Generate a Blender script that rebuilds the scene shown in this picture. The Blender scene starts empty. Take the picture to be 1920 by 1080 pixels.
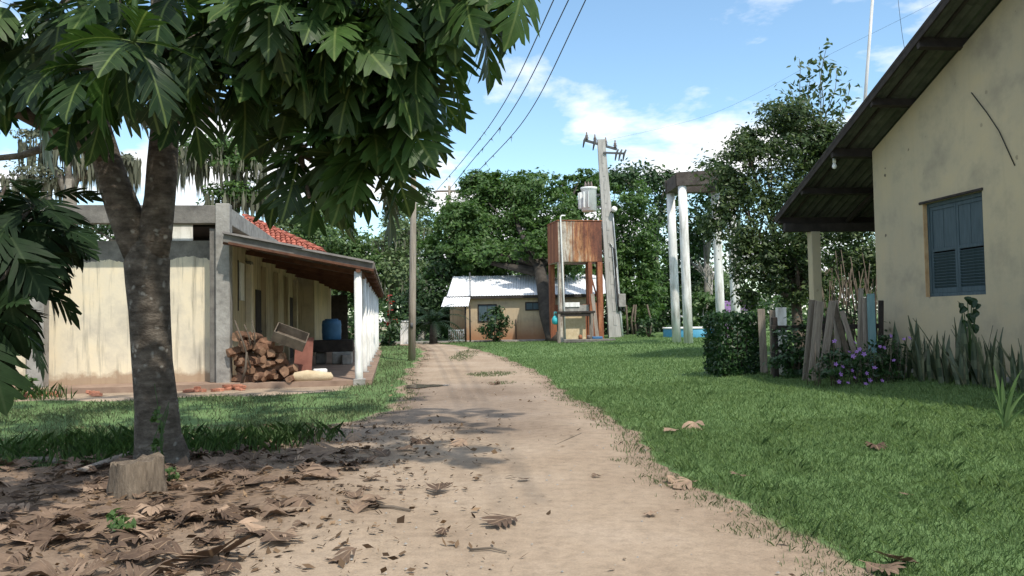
import bpy, math, random
import numpy as np
from mathutils import Vector, Matrix, noise as mnoise

R = math.radians
scene = bpy.context.scene
col = scene.collection

# ------------------------------------------------------------------ camera
CAM_Z, FPX, PITCH, ROLL = 1.4, 1500.0, 2.2, -1.0
cam_data = bpy.data.cameras.new('camera')
cam_data.sensor_width = 36.0
cam_data.lens = 36.0 * FPX / 1920.0
cam_data.clip_start = 0.05
cam_data.clip_end = 2000
cam = bpy.data.objects.new('camera', cam_data)
col.objects.link(cam)
CAM_M = Matrix.Translation((0, 0, CAM_Z)) @ Matrix.Rotation(R(90 + PITCH), 4, 'X') @ Matrix.Rotation(R(ROLL), 4, 'Z')
cam.matrix_world = CAM_M
scene.camera = cam

# ------------------------------------------------------------------ sky, sun, exposure
SUN_AZ, SUN_EL = 33.0, 56.0         # degrees to the right of straight behind the camera, height
S = Vector((math.sin(R(SUN_AZ)) * math.cos(R(SUN_EL)), -math.cos(R(SUN_AZ)) * math.cos(R(SUN_EL)), math.sin(R(SUN_EL))))
CL0, CL1, CLZ, CLS = 0.475, 0.58, 3.7, 1.3      # cloud threshold, softness, seed, size
world = bpy.data.worlds.new('World')
scene.world = world
world.use_nodes = True
wn, wl = world.node_tree.nodes, world.node_tree.links
wn.clear()
w_out = wn.new('ShaderNodeOutputWorld')
w_bg = wn.new('ShaderNodeBackground')
w_bg.inputs['Strength'].default_value = 0.13
sky = wn.new('ShaderNodeTexSky')
sky.sky_type = 'NISHITA'
sky.sun_disc = False
sky.sun_elevation = R(SUN_EL)
sky.sun_rotation = math.atan2(S.x, S.y)
sky.air_density = 1.0
sky.dust_density = 0.6
sky.ozone_density = 1.2
w_tc = wn.new('ShaderNodeTexCoord')
w_sep = wn.new('ShaderNodeSeparateXYZ')
wl.new(w_tc.outputs['Generated'], w_sep.inputs[0])
w_add = wn.new('ShaderNodeMath'); w_add.operation = 'ADD'; w_add.inputs[1].default_value = 0.16
w_max = wn.new('ShaderNodeMath'); w_max.operation = 'MAXIMUM'; w_max.inputs[1].default_value = 0.0
wl.new(w_sep.outputs['Z'], w_max.inputs[0]); wl.new(w_max.outputs[0], w_add.inputs[0])
w_dx = wn.new('ShaderNodeMath'); w_dx.operation = 'DIVIDE'
w_dy = wn.new('ShaderNodeMath'); w_dy.operation = 'DIVIDE'
wl.new(w_sep.outputs['X'], w_dx.inputs[0]); wl.new(w_add.outputs[0], w_dx.inputs[1])
wl.new(w_sep.outputs['Y'], w_dy.inputs[0]); wl.new(w_add.outputs[0], w_dy.inputs[1])
w_com = wn.new('ShaderNodeCombineXYZ')
wl.new(w_dx.outputs[0], w_com.inputs[0]); wl.new(w_dy.outputs[0], w_com.inputs[1])
w_com.inputs[2].default_value = CLZ
w_noise = wn.new('ShaderNodeTexNoise')
w_noise.inputs['Scale'].default_value = CLS
w_noise.inputs['Detail'].default_value = 9
w_noise.inputs['Roughness'].default_value = 0.56
w_noise.inputs['Distortion'].default_value = 0.15
wl.new(w_com.outputs[0], w_noise.inputs['Vector'])
w_ramp = wn.new('ShaderNodeValToRGB')
w_ramp.color_ramp.elements[0].position = CL0
w_ramp.color_ramp.elements[0].color = (0, 0, 0, 1)
w_ramp.color_ramp.elements[1].position = CL1
w_ramp.color_ramp.elements[1].color = (1, 1, 1, 1)
wl.new(w_noise.outputs['Fac'], w_ramp.inputs[0])
w_mix = wn.new('ShaderNodeMixRGB')
wl.new(w_ramp.outputs[0], w_mix.inputs[0])
w_gain = wn.new('ShaderNodeMixRGB'); w_gain.blend_type = 'MULTIPLY'; w_gain.inputs[0].default_value = 1.0
w_gain.inputs[2].default_value = (1.04, 1.17, 1.14, 1)
wl.new(sky.outputs[0], w_gain.inputs[1])
wl.new(w_gain.outputs[0], w_mix.inputs[1])
w_mix.inputs[2].default_value = (6.6, 6.6, 6.7, 1)
wl.new(w_mix.outputs[0], w_bg.inputs['Color'])
wl.new(w_bg.outputs[0], w_out.inputs['Surface'])

sun_data = bpy.data.lights.new('sun', 'SUN')
sun_data.energy = 2.9
sun_data.angle = R(0.9)
sun_data.color = (1.0, 0.93, 0.82)
sun = bpy.data.objects.new('sun', sun_data)
col.objects.link(sun)
sun.rotation_mode = 'QUATERNION'
sun.rotation_quaternion = S.to_track_quat('Z', 'Y')
sun.location = (0, 0, 30)

scene.view_settings.view_transform = 'Standard'
scene.view_settings.look = 'None'
scene.view_settings.gamma = 1.0
scene.view_settings.use_curve_mapping = False
scene.view_settings.exposure = 0.68
scene.cycles.max_bounces = 8
scene.cycles.transparent_max_bounces = 8
scene.cycles.use_denoising = True

# ------------------------------------------------------------------ helpers
def sstep(a, b, x):
    t = np.clip((np.asarray(x, float) - a) / (b - a), 0, 1)
    return t * t * (3 - 2 * t)

def gz(x, y):
    """height of the ground"""
    x = np.asarray(x, float); y = np.asarray(y, float)
    z = 0.27 * sstep(1.8, 7.0, x) * sstep(1, 11, y) + 0.15 * sstep(15, 42, y) * (1 - 0.6 * sstep(1.8, 7, x))
    z = z + 0.012 * np.sin(x * 0.9 + 1.3) * np.sin(y * 0.7) * sstep(2, 6, y)
    return z

def gzf(x, y):
    return float(gz(x, y))

def ray(px, py):
    v = Vector(((px - 960) / FPX, -(py - 540) / FPX, -1.0))
    return (CAM_M.to_3x3() @ v)

def P(px, py, Y):
    """the point seen at photo pixel (px, py) that lies Y metres ahead"""
    d = ray(px, py)
    k = Y / d.y
    return Vector((d.x * k, Y, CAM_Z + d.z * k))

def G(px, py):
    """ground point seen at photo pixel"""
    d = ray(px, py)
    z = 0.0
    for _ in range(12):
        k = (z - CAM_Z) / d.z
        z = gzf(d.x * k, d.y * k)
    return Vector((d.x * k, d.y * k, z))

def GX(px, Y):
    """ground point Y ahead in the pixel column px"""
    p = P(px, 600, Y)
    return Vector((p.x, Y, gzf(p.x, Y)))

def np_mesh(name, verts, faces_flat, sizes, var=None, smooth=False, uv=None):
    me = bpy.data.meshes.new(name)
    verts = np.asarray(verts, np.float32)
    n = len(verts); nl = len(faces_flat); nf = len(sizes)
    me.vertices.add(n); me.vertices.foreach_set('co', verts.ravel())
    me.loops.add(nl); me.loops.foreach_set('vertex_index', np.asarray(faces_flat, np.int32))
    me.polygons.add(nf)
    sizes = np.asarray(sizes, np.int32)
    st = np.concatenate([[0], np.cumsum(sizes)[:-1]]).astype(np.int32)
    me.polygons.foreach_set('loop_start', st)
    me.polygons.foreach_set('loop_total', sizes)
    if smooth:
        me.polygons.foreach_set('use_smooth', np.ones(nf, bool))
    me.update(calc_edges=True)
    if var is not None:
        a = me.attributes.new('var', 'FLOAT', 'FACE')
        a.data.foreach_set('value', np.asarray(var, np.float32))
    if uv is not None:
        u = me.uv_layers.new(name='UVMap')
        u.data.foreach_set('uv', np.asarray(uv, np.float32)[np.asarray(faces_flat)].ravel())
    return me

class MB:
    """collects shapes and links them as ONE mesh object"""
    def __init__(self):
        self.v = []; self.f = []; self.sm = []
    def add(self, vs, fs, smooth=False):
        o = len(self.v)
        self.v += [tuple(p) for p in vs]
        self.f += [tuple(i + o for i in f) for f in fs]
        self.sm += [smooth] * len(fs)
        return self
    def box(self, c, s, rot=None, taper=1.0):
        hx, hy, hz = s[0] / 2, s[1] / 2, s[2] / 2
        vs = []
        for z, t in ((-hz, 1.0), (hz, taper)):
            for x, y in ((-hx, -hy), (hx, -hy), (hx, hy), (-hx, hy)):
                p = Vector((x * t, y * t, z))
                if rot is not None: p = rot @ p
                vs.append(p + Vector(c))
        return self.add(vs, [(0, 3, 2, 1), (4, 5, 6, 7), (0, 1, 5, 4), (1, 2, 6, 5), (2, 3, 7, 6), (3, 0, 4, 7)])
    def bx(self, x0, x1, y0, y1, z0, z1):
        return self.box(((x0 + x1) / 2, (y0 + y1) / 2, (z0 + z1) / 2), (x1 - x0, y1 - y0, z1 - z0))
    def bevbox(self, x0, x1, y0, y1, z0, z1, b=0.01, rot=None, c=None, jit=0.0, rnd=None):
        """box with chamfered edges; optional jitter"""
        xs = [(x0, b), (x1, -b)]; vs = []; idx = {}
        for i, (X, bx_) in enumerate(((x0, b), (x1, -b))):
            for j, (Y, by_) in enumerate(((y0, b), (y1, -b))):
                for k, (Z, bz_) in enumerate(((z0, b), (z1, -b))):
                    for a in range(3):
                        p = [X + bx_, Y + by_, Z + bz_]
                        p[a] = (X, Y, Z)[a]
                        if jit: p = [q + rnd.uniform(-jit, jit) for q in p]
                        idx[(i, j, k, a)] = len(vs); vs.append(Vector(p))
        if rot is not None:
            cc = Vector(c) if c is not None else Vector((0, 0, 0))
            vs = [rot @ p + cc for p in vs]
        fs = []
        I = idx
        for i in (0, 1):
            f = [I[(i, 0, 0, 0)], I[(i, 1, 0, 0)], I[(i, 1, 1, 0)], I[(i, 0, 1, 0)]]
            fs.append(f if i else f[::-1])
            f = [I[(0, i, 0, 1)], I[(0, i, 1, 1)], I[(1, i, 1, 1)], I[(1, i, 0, 1)]]
            fs.append(f if i else f[::-1])
            f = [I[(0, 0, i, 2)], I[(1, 0, i, 2)], I[(1, 1, i, 2)], I[(0, 1, i, 2)]]
            fs.append(f if i else f[::-1])
        for a in (0, 1):
            for b_ in (0, 1):
                fs.append([I[(a, b_, 0, 0)], I[(a, b_, 1, 0)], I[(a, b_, 1, 1)], I[(a, b_, 0, 1)]])
                fs.append([I[(a, 0, b_, 0)], I[(a, 1, b_, 0)], I[(a, 1, b_, 2)], I[(a, 0, b_, 2)]])
                fs.append([I[(0, a, b_, 1)], I[(1, a, b_, 1)], I[(1, a, b_, 2)], I[(0, a, b_, 2)]])
                for c_ in (0, 1):
                    fs.append([I[(a, b_, c_, 0)], I[(a, b_, c_, 1)], I[(a, b_, c_, 2)]])
        # corner faces were added several times in the loop: keep unique
        seen = set(); out = []
        for f in fs:
            k = tuple(sorted(f))
            if k not in seen: seen.add(k); out.append(f)
        return self.add(vs, out)
    def tube(self, pts, radii, n=8, smooth=True, caps=True, wob=0.0, seed=0, flat=1.0):
        pts = [Vector(p) for p in pts]
        if not hasattr(radii, '__len__'): radii = [radii] * len(pts)
        o = len(self.v); rings = []
        prev = None
        for i, p in enumerate(pts):
            t = (pts[min(i + 1, len(pts) - 1)] - pts[max(i - 1, 0)])
            if t.length < 1e-9: t = Vector((0, 0, 1))
            t.normalize()
            if prev is None:
                u = t.orthogonal().normalized()
                ref = Vector((1, 0, 0))
                if abs(t.x) < .9: u = (ref - t * ref.dot(t)).normalized()
            else:
                u = (prev - t * prev.dot(t)).normalized()
            prev = u
            w = t.cross(u)
            ring = []
            for k in range(n):
                a = 2 * math.pi * k / n
                r = radii[i]
                if wob:
                    r *= 1 + wob * mnoise.noise(Vector((p.x * 3 + math.cos(a) * 1.1 + seed, p.y * 3 + math.sin(a) * 1.1, p.z * 2.2)))
                ring.append(len(self.v)); self.v.append(tuple(p + u * (math.cos(a) * r) + w * (math.sin(a) * r * flat)))
            rings.append(ring)
        for a, b in zip(rings[:-1], rings[1:]):
            for k in range(n):
                self.f.append((a[k], a[(k + 1) % n], b[(k + 1) % n], b[k])); self.sm.append(smooth)
        if caps:
            self.f.append(tuple(rings[0][::-1])); self.sm.append(False)
            self.f.append(tuple(rings[-1])); self.sm.append(False)
        return self
    def mesh(self, name):
        me = bpy.data.meshes.new(name)
        me.from_pydata(self.v, [], self.f)
        me.polygons.foreach_set('use_smooth', np.array(self.sm, bool))
        me.update()
        return me
    def build(self, name, m, parent=None, label=None):
        return link(name, self.mesh(name), m, parent, label)

def link(name, me, m, parent=None, label=None):
    if m is not None and not me.materials: me.materials.append(M[m] if isinstance(m, str) else m)
    o = bpy.data.objects.new(name, me); col.objects.link(o)
    if parent is not None: o.parent = parent
    if label: o['label'] = label
    return o

def tag(o, label=None, cat=None, group=None, kind=None):
    if label: o['label'] = label
    if cat: o['category'] = cat
    if group: o['group'] = group
    if kind: o['kind'] = kind
    return o

def empty(name, loc, rz=0.0, label=None, cat=None, group=None):
    o = bpy.data.objects.new(name, None); col.objects.link(o)
    o.location = loc; o.rotation_euler = (0, 0, rz)
    o.empty_display_size = 0.1
    return tag(o, label, cat, group)

def inst(name, me, parent, loc, rot=None, scale=1.0):
    o = bpy.data.objects.new(name, me); col.objects.link(o)
    o.parent = parent
    if rot is not None:
        if isinstance(rot, Matrix):
            o.matrix_local = Matrix.Translation(loc) @ rot.to_4x4() @ Matrix.Scale(scale, 4)
            return o
        o.rotation_euler = rot
    o.location = loc
    o.scale = (scale,) * 3 if not hasattr(scale, '__len__') else scale
    return o

def frame_from(d, up=Vector((0, 0, 1)), roll=0.0):
    """rotation whose +Y is d and +Z as near up as it can"""
    d = Vector(d).normalized()
    x = d.cross(up)
    if x.length < 1e-4: x = Vector((1, 0, 0))
    x.normalize(); z = x.cross(d).normalized()
    m = Matrix((x, d, z)).transposed()
    return m @ Matrix.Rotation(roll, 3, 'Y')

# ------------------------------------------------------------------ materials
M = {}
def nodes_of(name):
    m = bpy.data.materials.new(name); m.use_nodes = True
    M[name] = m
    nt = m.node_tree; nt.nodes.clear()
    out = nt.nodes.new('ShaderNodeOutputMaterial')
    b = nt.nodes.new('ShaderNodeBsdfPrincipled')
    nt.links.new(b.outputs[0], out.inputs['Surface'])
    return m, nt.nodes, nt.links, b, out

def nd(N, t, **kw):
    n = N.new(t)
    for k, v in kw.items():
        if k in n.inputs.keys(): n.inputs[k].default_value = v
        else: setattr(n, k, v)
    return n

def ramp(N, L, src, stops):
    r = N.new('ShaderNodeValToRGB')
    while len(r.color_ramp.elements) < len(stops): r.color_ramp.elements.new(0.5)
    for e, (p, c) in zip(r.color_ramp.elements, stops):
        e.position = p; e.color = (c, c, c, 1) if not hasattr(c, '__len__') else (*c[:3], 1)
    L.new(src, r.inputs[0]); return r.outputs[0]

def mix(N, L, fac, a, b, mode='MIX'):
    n = N.new('ShaderNodeMixRGB'); n.blend_type = mode
    for i, x in enumerate((fac, a, b)):
        if hasattr(x, 'is_output'): L.new(x, n.inputs[i])
        else: n.inputs[i].default_value = x if i == 0 else ((*x[:3], 1) if hasattr(x, '__len__') else (x, x, x, 1))
    return n.outputs[0]

def noise(N, L, scale, detail=5, rough=.55, vec=None, stretch=None, coord='Object', dist=0.0):
    if vec is None:
        vec = N.new('ShaderNodeTexCoord').outputs[coord]
    if stretch is not None:
        mp = N.new('ShaderNodeMapping'); mp.inputs['Scale'].default_value = stretch
        L.new(vec, mp.inputs[0]); vec = mp.outputs[0]
    n = nd(N, 'ShaderNodeTexNoise', Scale=scale, Detail=detail, Roughness=rough, Distortion=dist)
    L.new(vec, n.inputs['Vector']); return n.outputs['Fac']

def bump(N, L, b, h, strength=.4, dist=.02):
    n = nd(N, 'ShaderNodeBump', Strength=strength, Distance=dist)
    L.new(h, n.inputs['Height']); L.new(n.outputs[0], b.inputs['Normal'])

def simple(name, c1, c2, scale=8, rough=.8, bmp=.3, bdist=.01, stretch=None, metal=0.0, c3=None, rndv=0.0):
    m, N, L, b, out = nodes_of(name)
    f = noise(N, L, scale, 6, .6, stretch=stretch)
    c = ramp(N, L, f, [(.3, c1), (.7, c2)] if c3 is None else [(.28, c1), (.55, c2), (.75, c3)])
    if rndv:
        oi = N.new('ShaderNodeObjectInfo')
        v = ramp(N, L, oi.outputs['Random'], [(0, 1 - rndv), (1, 1 + rndv)])
        c = mix(N, L, 1.0, c, v, 'MULTIPLY')
    L.new(c, b.inputs['Base Color'])
    b.inputs['Roughness'].default_value = rough; b.inputs['Metallic'].default_value = metal
    b.inputs['Specular IOR Level'].default_value = .3
    if bmp:
        f2 = noise(N, L, scale * 5, 5, .6, stretch=stretch)
        bump(N, L, b, f2, bmp, bdist)
    return m

def z_of(N):
    s = N.new('ShaderNodeSeparateXYZ'); tc = N.new('ShaderNodeTexCoord')
    N.id_data.links.new(tc.outputs['Object'], s.inputs[0]); return s.outputs['Z'], tc.outputs['Object']

def leafmat(name, dark, light, trans=.25, rough=.45, veins=False, rib=(.35, .42, .12), spec=.4):
    m, N, L, b, out = nodes_of(name)
    at = nd(N, 'ShaderNodeAttribute', attribute_name='var')
    oi = N.new('ShaderNodeObjectInfo')
    ad = nd(N, 'ShaderNodeMath', operation='ADD'); L.new(at.outputs['Fac'], ad.inputs[0])
    if veins: L.new(oi.outputs['Random'], ad.inputs[1])
    else: ad.inputs[1].default_value = 0
    mid = tuple((a * .6 + c * .4) for a, c in zip(dark, light))
    c = ramp(N, L, ad.outputs[0], [(0.0, dark), (.6, mid), (1.0, light)])
    if veins:
        uv = N.new('ShaderNodeUVMap'); sp = N.new('ShaderNodeSeparateXYZ'); L.new(uv.outputs[0], sp.inputs[0])
        ab = nd(N, 'ShaderNodeMath', operation='ABSOLUTE'); L.new(sp.outputs['X'], ab.inputs[0])
        v1 = ramp(N, L, ab.outputs[0], [(.005, .9), (.011, 0.0)])
        ml = nd(N, 'ShaderNodeMath', operation='MULTIPLY_ADD'); L.new(ab.outputs[0], ml.inputs[0]); ml.inputs[1].default_value = -1.9; L.new(sp.outputs['Y'], ml.inputs[2])
        dv = nd(N, 'ShaderNodeMath', operation='MULTIPLY'); L.new(ml.outputs[0], dv.inputs[0]); dv.inputs[1].default_value = 6.0
        fr = nd(N, 'ShaderNodeMath', operation='FRACT'); L.new(dv.outputs[0], fr.inputs[0])
        su = nd(N, 'ShaderNodeMath', operation='SUBTRACT'); L.new(fr.outputs[0], su.inputs[0]); su.inputs[1].default_value = .5
        a2 = nd(N, 'ShaderNodeMath', operation='ABSOLUTE'); L.new(su.outputs[0], a2.inputs[0])
        v2 = ramp(N, L, a2.outputs[0], [(.0, .40), (.05, 0.0)])
        c = mix(N, L, v2, c, rib); c = mix(N, L, v1, c, rib)
        nz = noise(N, L, 9, 4)
        c = mix(N, L, 1.0, c, ramp(N, L, nz, [(.3, .75), (.7, 1.2)]), 'MULTIPLY')
        bump(N, L, b, v2, .3, .01)
    L.new(c, b.inputs['Base Color'])
    b.inputs['Roughness'].default_value = rough
    b.inputs['Specular IOR Level'].default_value = spec
    if trans:
        t = N.new('ShaderNodeBsdfTranslucent')
        hs = nd(N, 'ShaderNodeHueSaturation', Saturation=1.15, Value=1.25); L.new(c, hs.inputs['Color'])
        L.new(hs.outputs[0], t.inputs['Color'])
        ms = N.new('ShaderNodeMixShader'); ms.inputs[0].default_value = trans
        L.new(b.outputs[0], ms.inputs[1]); L.new(t.outputs[0], ms.inputs[2]); L.new(ms.outputs[0], out.inputs['Surface'])
    return m

leafmat('leaf_breadfruit', (.016, .038, .011), (.050, .098, .022), .28, .46, veins=True, spec=.32, rib=(.13, .18, .055))
leafmat('leaf_breadfruit_shaded', (.008, .020, .007), (.018, .038, .012), .15, .6, veins=True, rib=(.03, .05, .02), spec=.15)  # shade of the big crown put into this leaf colour
leafmat('leaf_dry', (.085, .056, .040), (.34, .24, .17), .08, .8, veins=True, rib=(.27, .19, .125), spec=.15)
leafmat('litter_bits', (.05, .032, .02), (.30, .20, .12), 0, .85, spec=.1)
leafmat('leaf_mango', (.045, .100, .026), (.135, .225, .058), .34, .5)
leafmat('leaf_mid', (.050, .105, .032), (.150, .225, .070), .32, .55)
leafmat('leaf_pale', (.085, .14, .058), (.21, .27, .12), .3, .6)
leafmat('leaf_dark', (.022, .055, .020), (.072, .130, .040), .28, .5)
leafmat('leaf_grey', (.07, .085, .05), (.17, .18, .12), .2, .7)
leafmat('leaf_shrub', (.026, .054, .022), (.140, .195, .055), .30, .5)
leafmat('leaf_hedge', (.014, .042, .014), (.045, .10, .025), .2, .4)
leafmat('moss_strand', (.10, .11, .075), (.20, .205, .145), .2, .9)
leafmat('grass_blade', (.115, .185, .072), (.275, .375, .160), .40, .65, spec=.15)
leafmat('grass_dull', (.105, .140, .068), (.235, .270, .140), .35, .65, spec=.15)
leafmat('weed', (.055, .110, .032), (.140, .220, .068), .35, .6)
leafmat('sansevieria', (.040, .062, .036), (.19, .215, .125), .12, .45)
leafmat('sansevieria_pale', (.12, .13, .075), (.34, .33, .21), .12, .5)
leafmat('palm', (.016, .040, .016), (.055, .095, .035), .2, .45)
leafmat('petal_purple', (.36, .19, .55), (.58, .40, .72), .3, .6)
leafmat('petal_pink', (.55, .05, .22), (.75, .22, .45), .3, .6)
leafmat('petal_red', (.26, .03, .025), (.42, .09, .06), .3, .6)

def soil_nodes(N, L, grass_attr):
    tc = N.new('ShaderNodeTexCoord').outputs['Object']
    big = noise(N, L, .55, 5, .6, vec=tc)
    fine = noise(N, L, 9, 8, .7, vec=tc)
    grit = noise(N, L, 70, 4, .7, vec=tc)
    c = ramp(N, L, big, [(.30, (.275, .205, .145)), (.5, (.355, .275, .200)), (.72, (.42, .335, .255))])
    c = mix(N, L, 1.0, c, ramp(N, L, fine, [(.25, .70), (.55, 1.0), (.8, 1.15)]), 'MULTIPLY')
    c = mix(N, L, .6, c, ramp(N, L, grit, [(.3, .72), (.7, 1.22)]), 'MULTIPLY')
    return tc, big, fine, grit, c

def mk_ground(name, track):
    m, N, L, b, out = nodes_of(name)
    tc, big, fine, grit, c = soil_nodes(N, L, None)
    hum = nd(N, 'ShaderNodeAttribute', attribute_name='humus')
    c = mix(N, L, hum.outputs['Fac'], c, ramp(N, L, fine, [(.3, (.105, .070, .048)), (.7, (.235, .165, .115))]))
    if track:
        # darker, slightly greyer patch along the middle of the track, reddish crumbs
        mid_tone = nd(N, 'ShaderNodeAttribute', attribute_name='darkened')
        c = mix(N, L, mid_tone.outputs['Fac'], c, mix(N, L, 1.0, c, (.62, .62, .66), 'MULTIPLY'))
    else:
        g = nd(N, 'ShaderNodeAttribute', attribute_name='grassy')
        sp = noise(N, L, 3.2, 6, .7, vec=tc)
        gg = nd(N, 'ShaderNodeMath', operation='MULTIPLY_ADD'); L.new(sp, gg.inputs[0]); gg.inputs[1].default_value = .9; L.new(g.outputs['Fac'], gg.inputs[2])
        gf = ramp(N, L, gg.outputs[0], [(.75, 0.0), (1.05, 1.0)])
        green = ramp(N, L, noise(N, L, 1.4, 6, .65, vec=tc), [(.3, (.085, .145, .052)), (.55, (.125, .200, .075)), (.75, (.165, .240, .100))])
        green = mix(N, L, .55, green, ramp(N, L, noise(N, L, 40, 4, .7, vec=tc), [(.3, .5), (.7, 1.35)]), 'MULTIPLY')
        c = mix(N, L, gf, c, green)
    L.new(c, b.inputs['Base Color'])
    b.inputs['Roughness'].default_value = .95; b.inputs['Specular IOR Level'].default_value = .15
    hgt = mix(N, L, .35, fine, grit)
    bump(N, L, b, hgt, .55, .03)
mk_ground('ground_soil', False)
mk_ground('track_soil', True)

def noise_vec(N, L, tc):
    n = nd(N, 'ShaderNodeTexNoise', Scale=6.0, Detail=3.0); L.new(tc, n.inputs['Vector'])
    a = nd(N, 'ShaderNodeVectorMath', operation='MULTIPLY_ADD'); L.new(n.outputs['Color'], a.inputs[0]); a.inputs[1].default_value = (.16, .16, .16); L.new(tc, a.inputs[2])
    return a.outputs[0]

def nd2(N, L, src, lo, span):
    a = nd(N, 'ShaderNodeMath', operation='SUBTRACT'); L.new(src, a.inputs[0]); a.inputs[1].default_value = lo
    b = nd(N, 'ShaderNodeMath', operation='DIVIDE'); L.new(a.outputs[0], b.inputs[0]); b.inputs[1].default_value = span
    return b.outputs[0]

def mk_plaster(name, base, dirt=(.16, .13, .10), band=None, low=(.30, .16, .09), low_h=.45, streak=.5, specks=False, raw_top=None, orange=False):
    m, N, L, b, out = nodes_of(name)
    z, tc = z_of(N)
    blot = noise(N, L, 1.3, 6, .62, vec=tc)
    c = ramp(N, L, blot, [(.3, tuple(x * k for x, k in zip(base, (.74, .75, .80)))), (.5, base), (.72, tuple(min(.9, x * k) for x, k in zip(base, (1.10, 1.06, .98))))])
    c = mix(N, L, .55, c, ramp(N, L, noise(N, L, .45, 4, .6, vec=tc), [(.35, (.82, .83, .86)), (.65, (1.1, 1.06, .98))]), 'MULTIPLY')
    st = noise(N, L, 2.2, 7, .65, vec=tc, stretch=(3.2, 3.2, .22))
    sf = ramp(N, L, st, [(.52, 0.0), (.74, streak)])
    c = mix(N, L, sf, c, dirt)
    # splashed earth and damp at the foot
    zz = nd(N, 'ShaderNodeMath', operation='MULTIPLY_ADD'); L.new(noise(N, L, 2.4, 6, .65, vec=tc), zz.inputs[0]); zz.inputs[1].default_value = -.55; L.new(z, zz.inputs[2])
    lf = ramp(N, L, zz.outputs[0], [(0.0, .85), (max(.02, low_h), 0.0)])
    c = mix(N, L, lf, c, low)
    if raw_top is not None:
        # bare cement render where the plaster has come away, ragged edge
        rz = nd(N, 'ShaderNodeMath', operation='MULTIPLY_ADD'); L.new(noise(N, L, 1.7, 8, .6, vec=tc), rz.inputs[0]); rz.inputs[1].default_value = 0.55; L.new(z, rz.inputs[2])
        rf = ramp(N, L, rz.outputs[0], [(0.0, 0.0), (1.0, 0.0)])
        gt = nd(N, 'ShaderNodeMath', operation='GREATER_THAN'); L.new(rz.outputs[0], gt.inputs[0]); gt.inputs[1].default_value = raw_top
        raw = ramp(N, L, noise(N, L, 5, 8, .7, vec=tc), [(.3, (.10, .095, .088)), (.7, (.25, .235, .21))])
        c = mix(N, L, gt.outputs[0], c, raw)
    if orange:
        # the old ochre wash that survives on the far left bay
        sx = N.new('ShaderNodeSeparateXYZ'); L.new(tc, sx.inputs[0])
        oz = nd(N, 'ShaderNodeMath', operation='MULTIPLY_ADD'); L.new(blot, oz.inputs[0]); oz.inputs[1].default_value = 1.2; L.new(sx.outputs['X'], oz.inputs[2])
        of = ramp(N, L, nd2(N, L, oz.outputs[0], -6.0, 3.0), [(.20, .8), (.62, 0.0)])
        c = mix(N, L, of, c, (.60, .30, .15))
    if specks:
        vo = nd(N, 'ShaderNodeTexVoronoi', Scale=3.6); L.new(noise_vec(N, L, tc), vo.inputs['Vector'])
        v1 = ramp(N, L, vo.outputs['Distance'], [(.09, 1.0), (.14, 0.0)])
        hz = ramp(N, L, noise(N, L, .8, 3, .5, vec=tc), [(.54, 0.0), (.60, .9)])
        c = mix(N, L, mix(N, L, 1.0, v1, hz, 'MULTIPLY'), c, (.09, .07, .055))
    L.new(c, b.inputs['Base Color'])
    b.inputs['Roughness'].default_value = .9; b.inputs['Specular IOR Level'].default_value = .2
    bump(N, L, b, mix(N, L, .5, noise(N, L, 14, 7, .65, vec=tc), blot), .35, .02)

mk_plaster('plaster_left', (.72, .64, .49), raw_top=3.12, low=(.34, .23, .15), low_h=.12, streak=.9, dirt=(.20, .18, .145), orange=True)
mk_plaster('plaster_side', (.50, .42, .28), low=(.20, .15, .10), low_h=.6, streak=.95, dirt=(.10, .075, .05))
mk_plaster('plaster_right', (.50, .43, .30), low=(.36, .27, .17), low_h=.35, streak=.16, specks=True, dirt=(.30, .25, .17))
mk_plaster('plaster_far', (.50, .40, .27), low=(.30, .14, .07), low_h=1.1, streak=.45, dirt=(.22, .15, .10))
simple('concrete', (.17, .16, .148), (.31, .295, .27), 4, .9, .5, .02, c3=(.40, .385, .355))
simple('concrete_dark', (.10, .092, .085), (.21, .195, .175), 4, .9, .5, .02)
simple('ring_concrete', (.055, .045, .040), (.115, .095, .085), 4, .9, .5, .02)
simple('concrete_pole', (.30, .29, .275), (.50, .485, .455), 3, .85, .35, .01, stretch=(3, 3, .4))
simple('floor_slab', (.20, .135, .10), (.33, .235, .175), 2.5, .9, .3, .01)
simple('white_paint', (.52, .51, .47), (.80, .79, .76), 3.5, .7, .2, .005, stretch=(2, 2, .5), c3=(.83, .82, .80))
simple('white_pillar', (.30, .285, .25), (.76, .75, .73), 3.0, .75, .25, .006, stretch=(2, 2, .35), c3=(.82, .81, .80))
simple('wood_dark', (.022, .018, .016), (.055, .045, .040), 5, .85, .4, .01, stretch=(1, 1, 1))
simple('wood_red', (.075, .032, .020), (.15, .07, .042), 6, .85, .4, .01)
simple('wood_grey', (.13, .105, .085), (.29, .25, .21), 6, .9, .5, .01, stretch=(6, 6, .5), rndv=.25)
simple('wood_pole', (.20, .17, .135), (.38, .335, .275), 5, .9, .5, .01, stretch=(5, 5, .3))
simple('log_bark', (.085, .045, .028), (.24, .135, .085), 7, .9, .8, .02, rndv=.3)
simple('log_face', (.14, .078, .048), (.29, .175, .11), 12, .9, .5, .01)
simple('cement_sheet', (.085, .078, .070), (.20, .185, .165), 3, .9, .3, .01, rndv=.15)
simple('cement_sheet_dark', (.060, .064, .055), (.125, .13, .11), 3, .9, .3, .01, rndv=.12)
simple('metal_roof', (.66, .68, .71), (.84, .86, .88), 1.2, .55, .1, .005, rndv=.04)
simple('clay_tile', (.20, .050, .034), (.40, .135, .09), 6, .85, .4, .01, rndv=.28)
simple('brick', (.30, .115, .07), (.50, .24, .16), 9, .9, .6, .01, rndv=.3)
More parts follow.
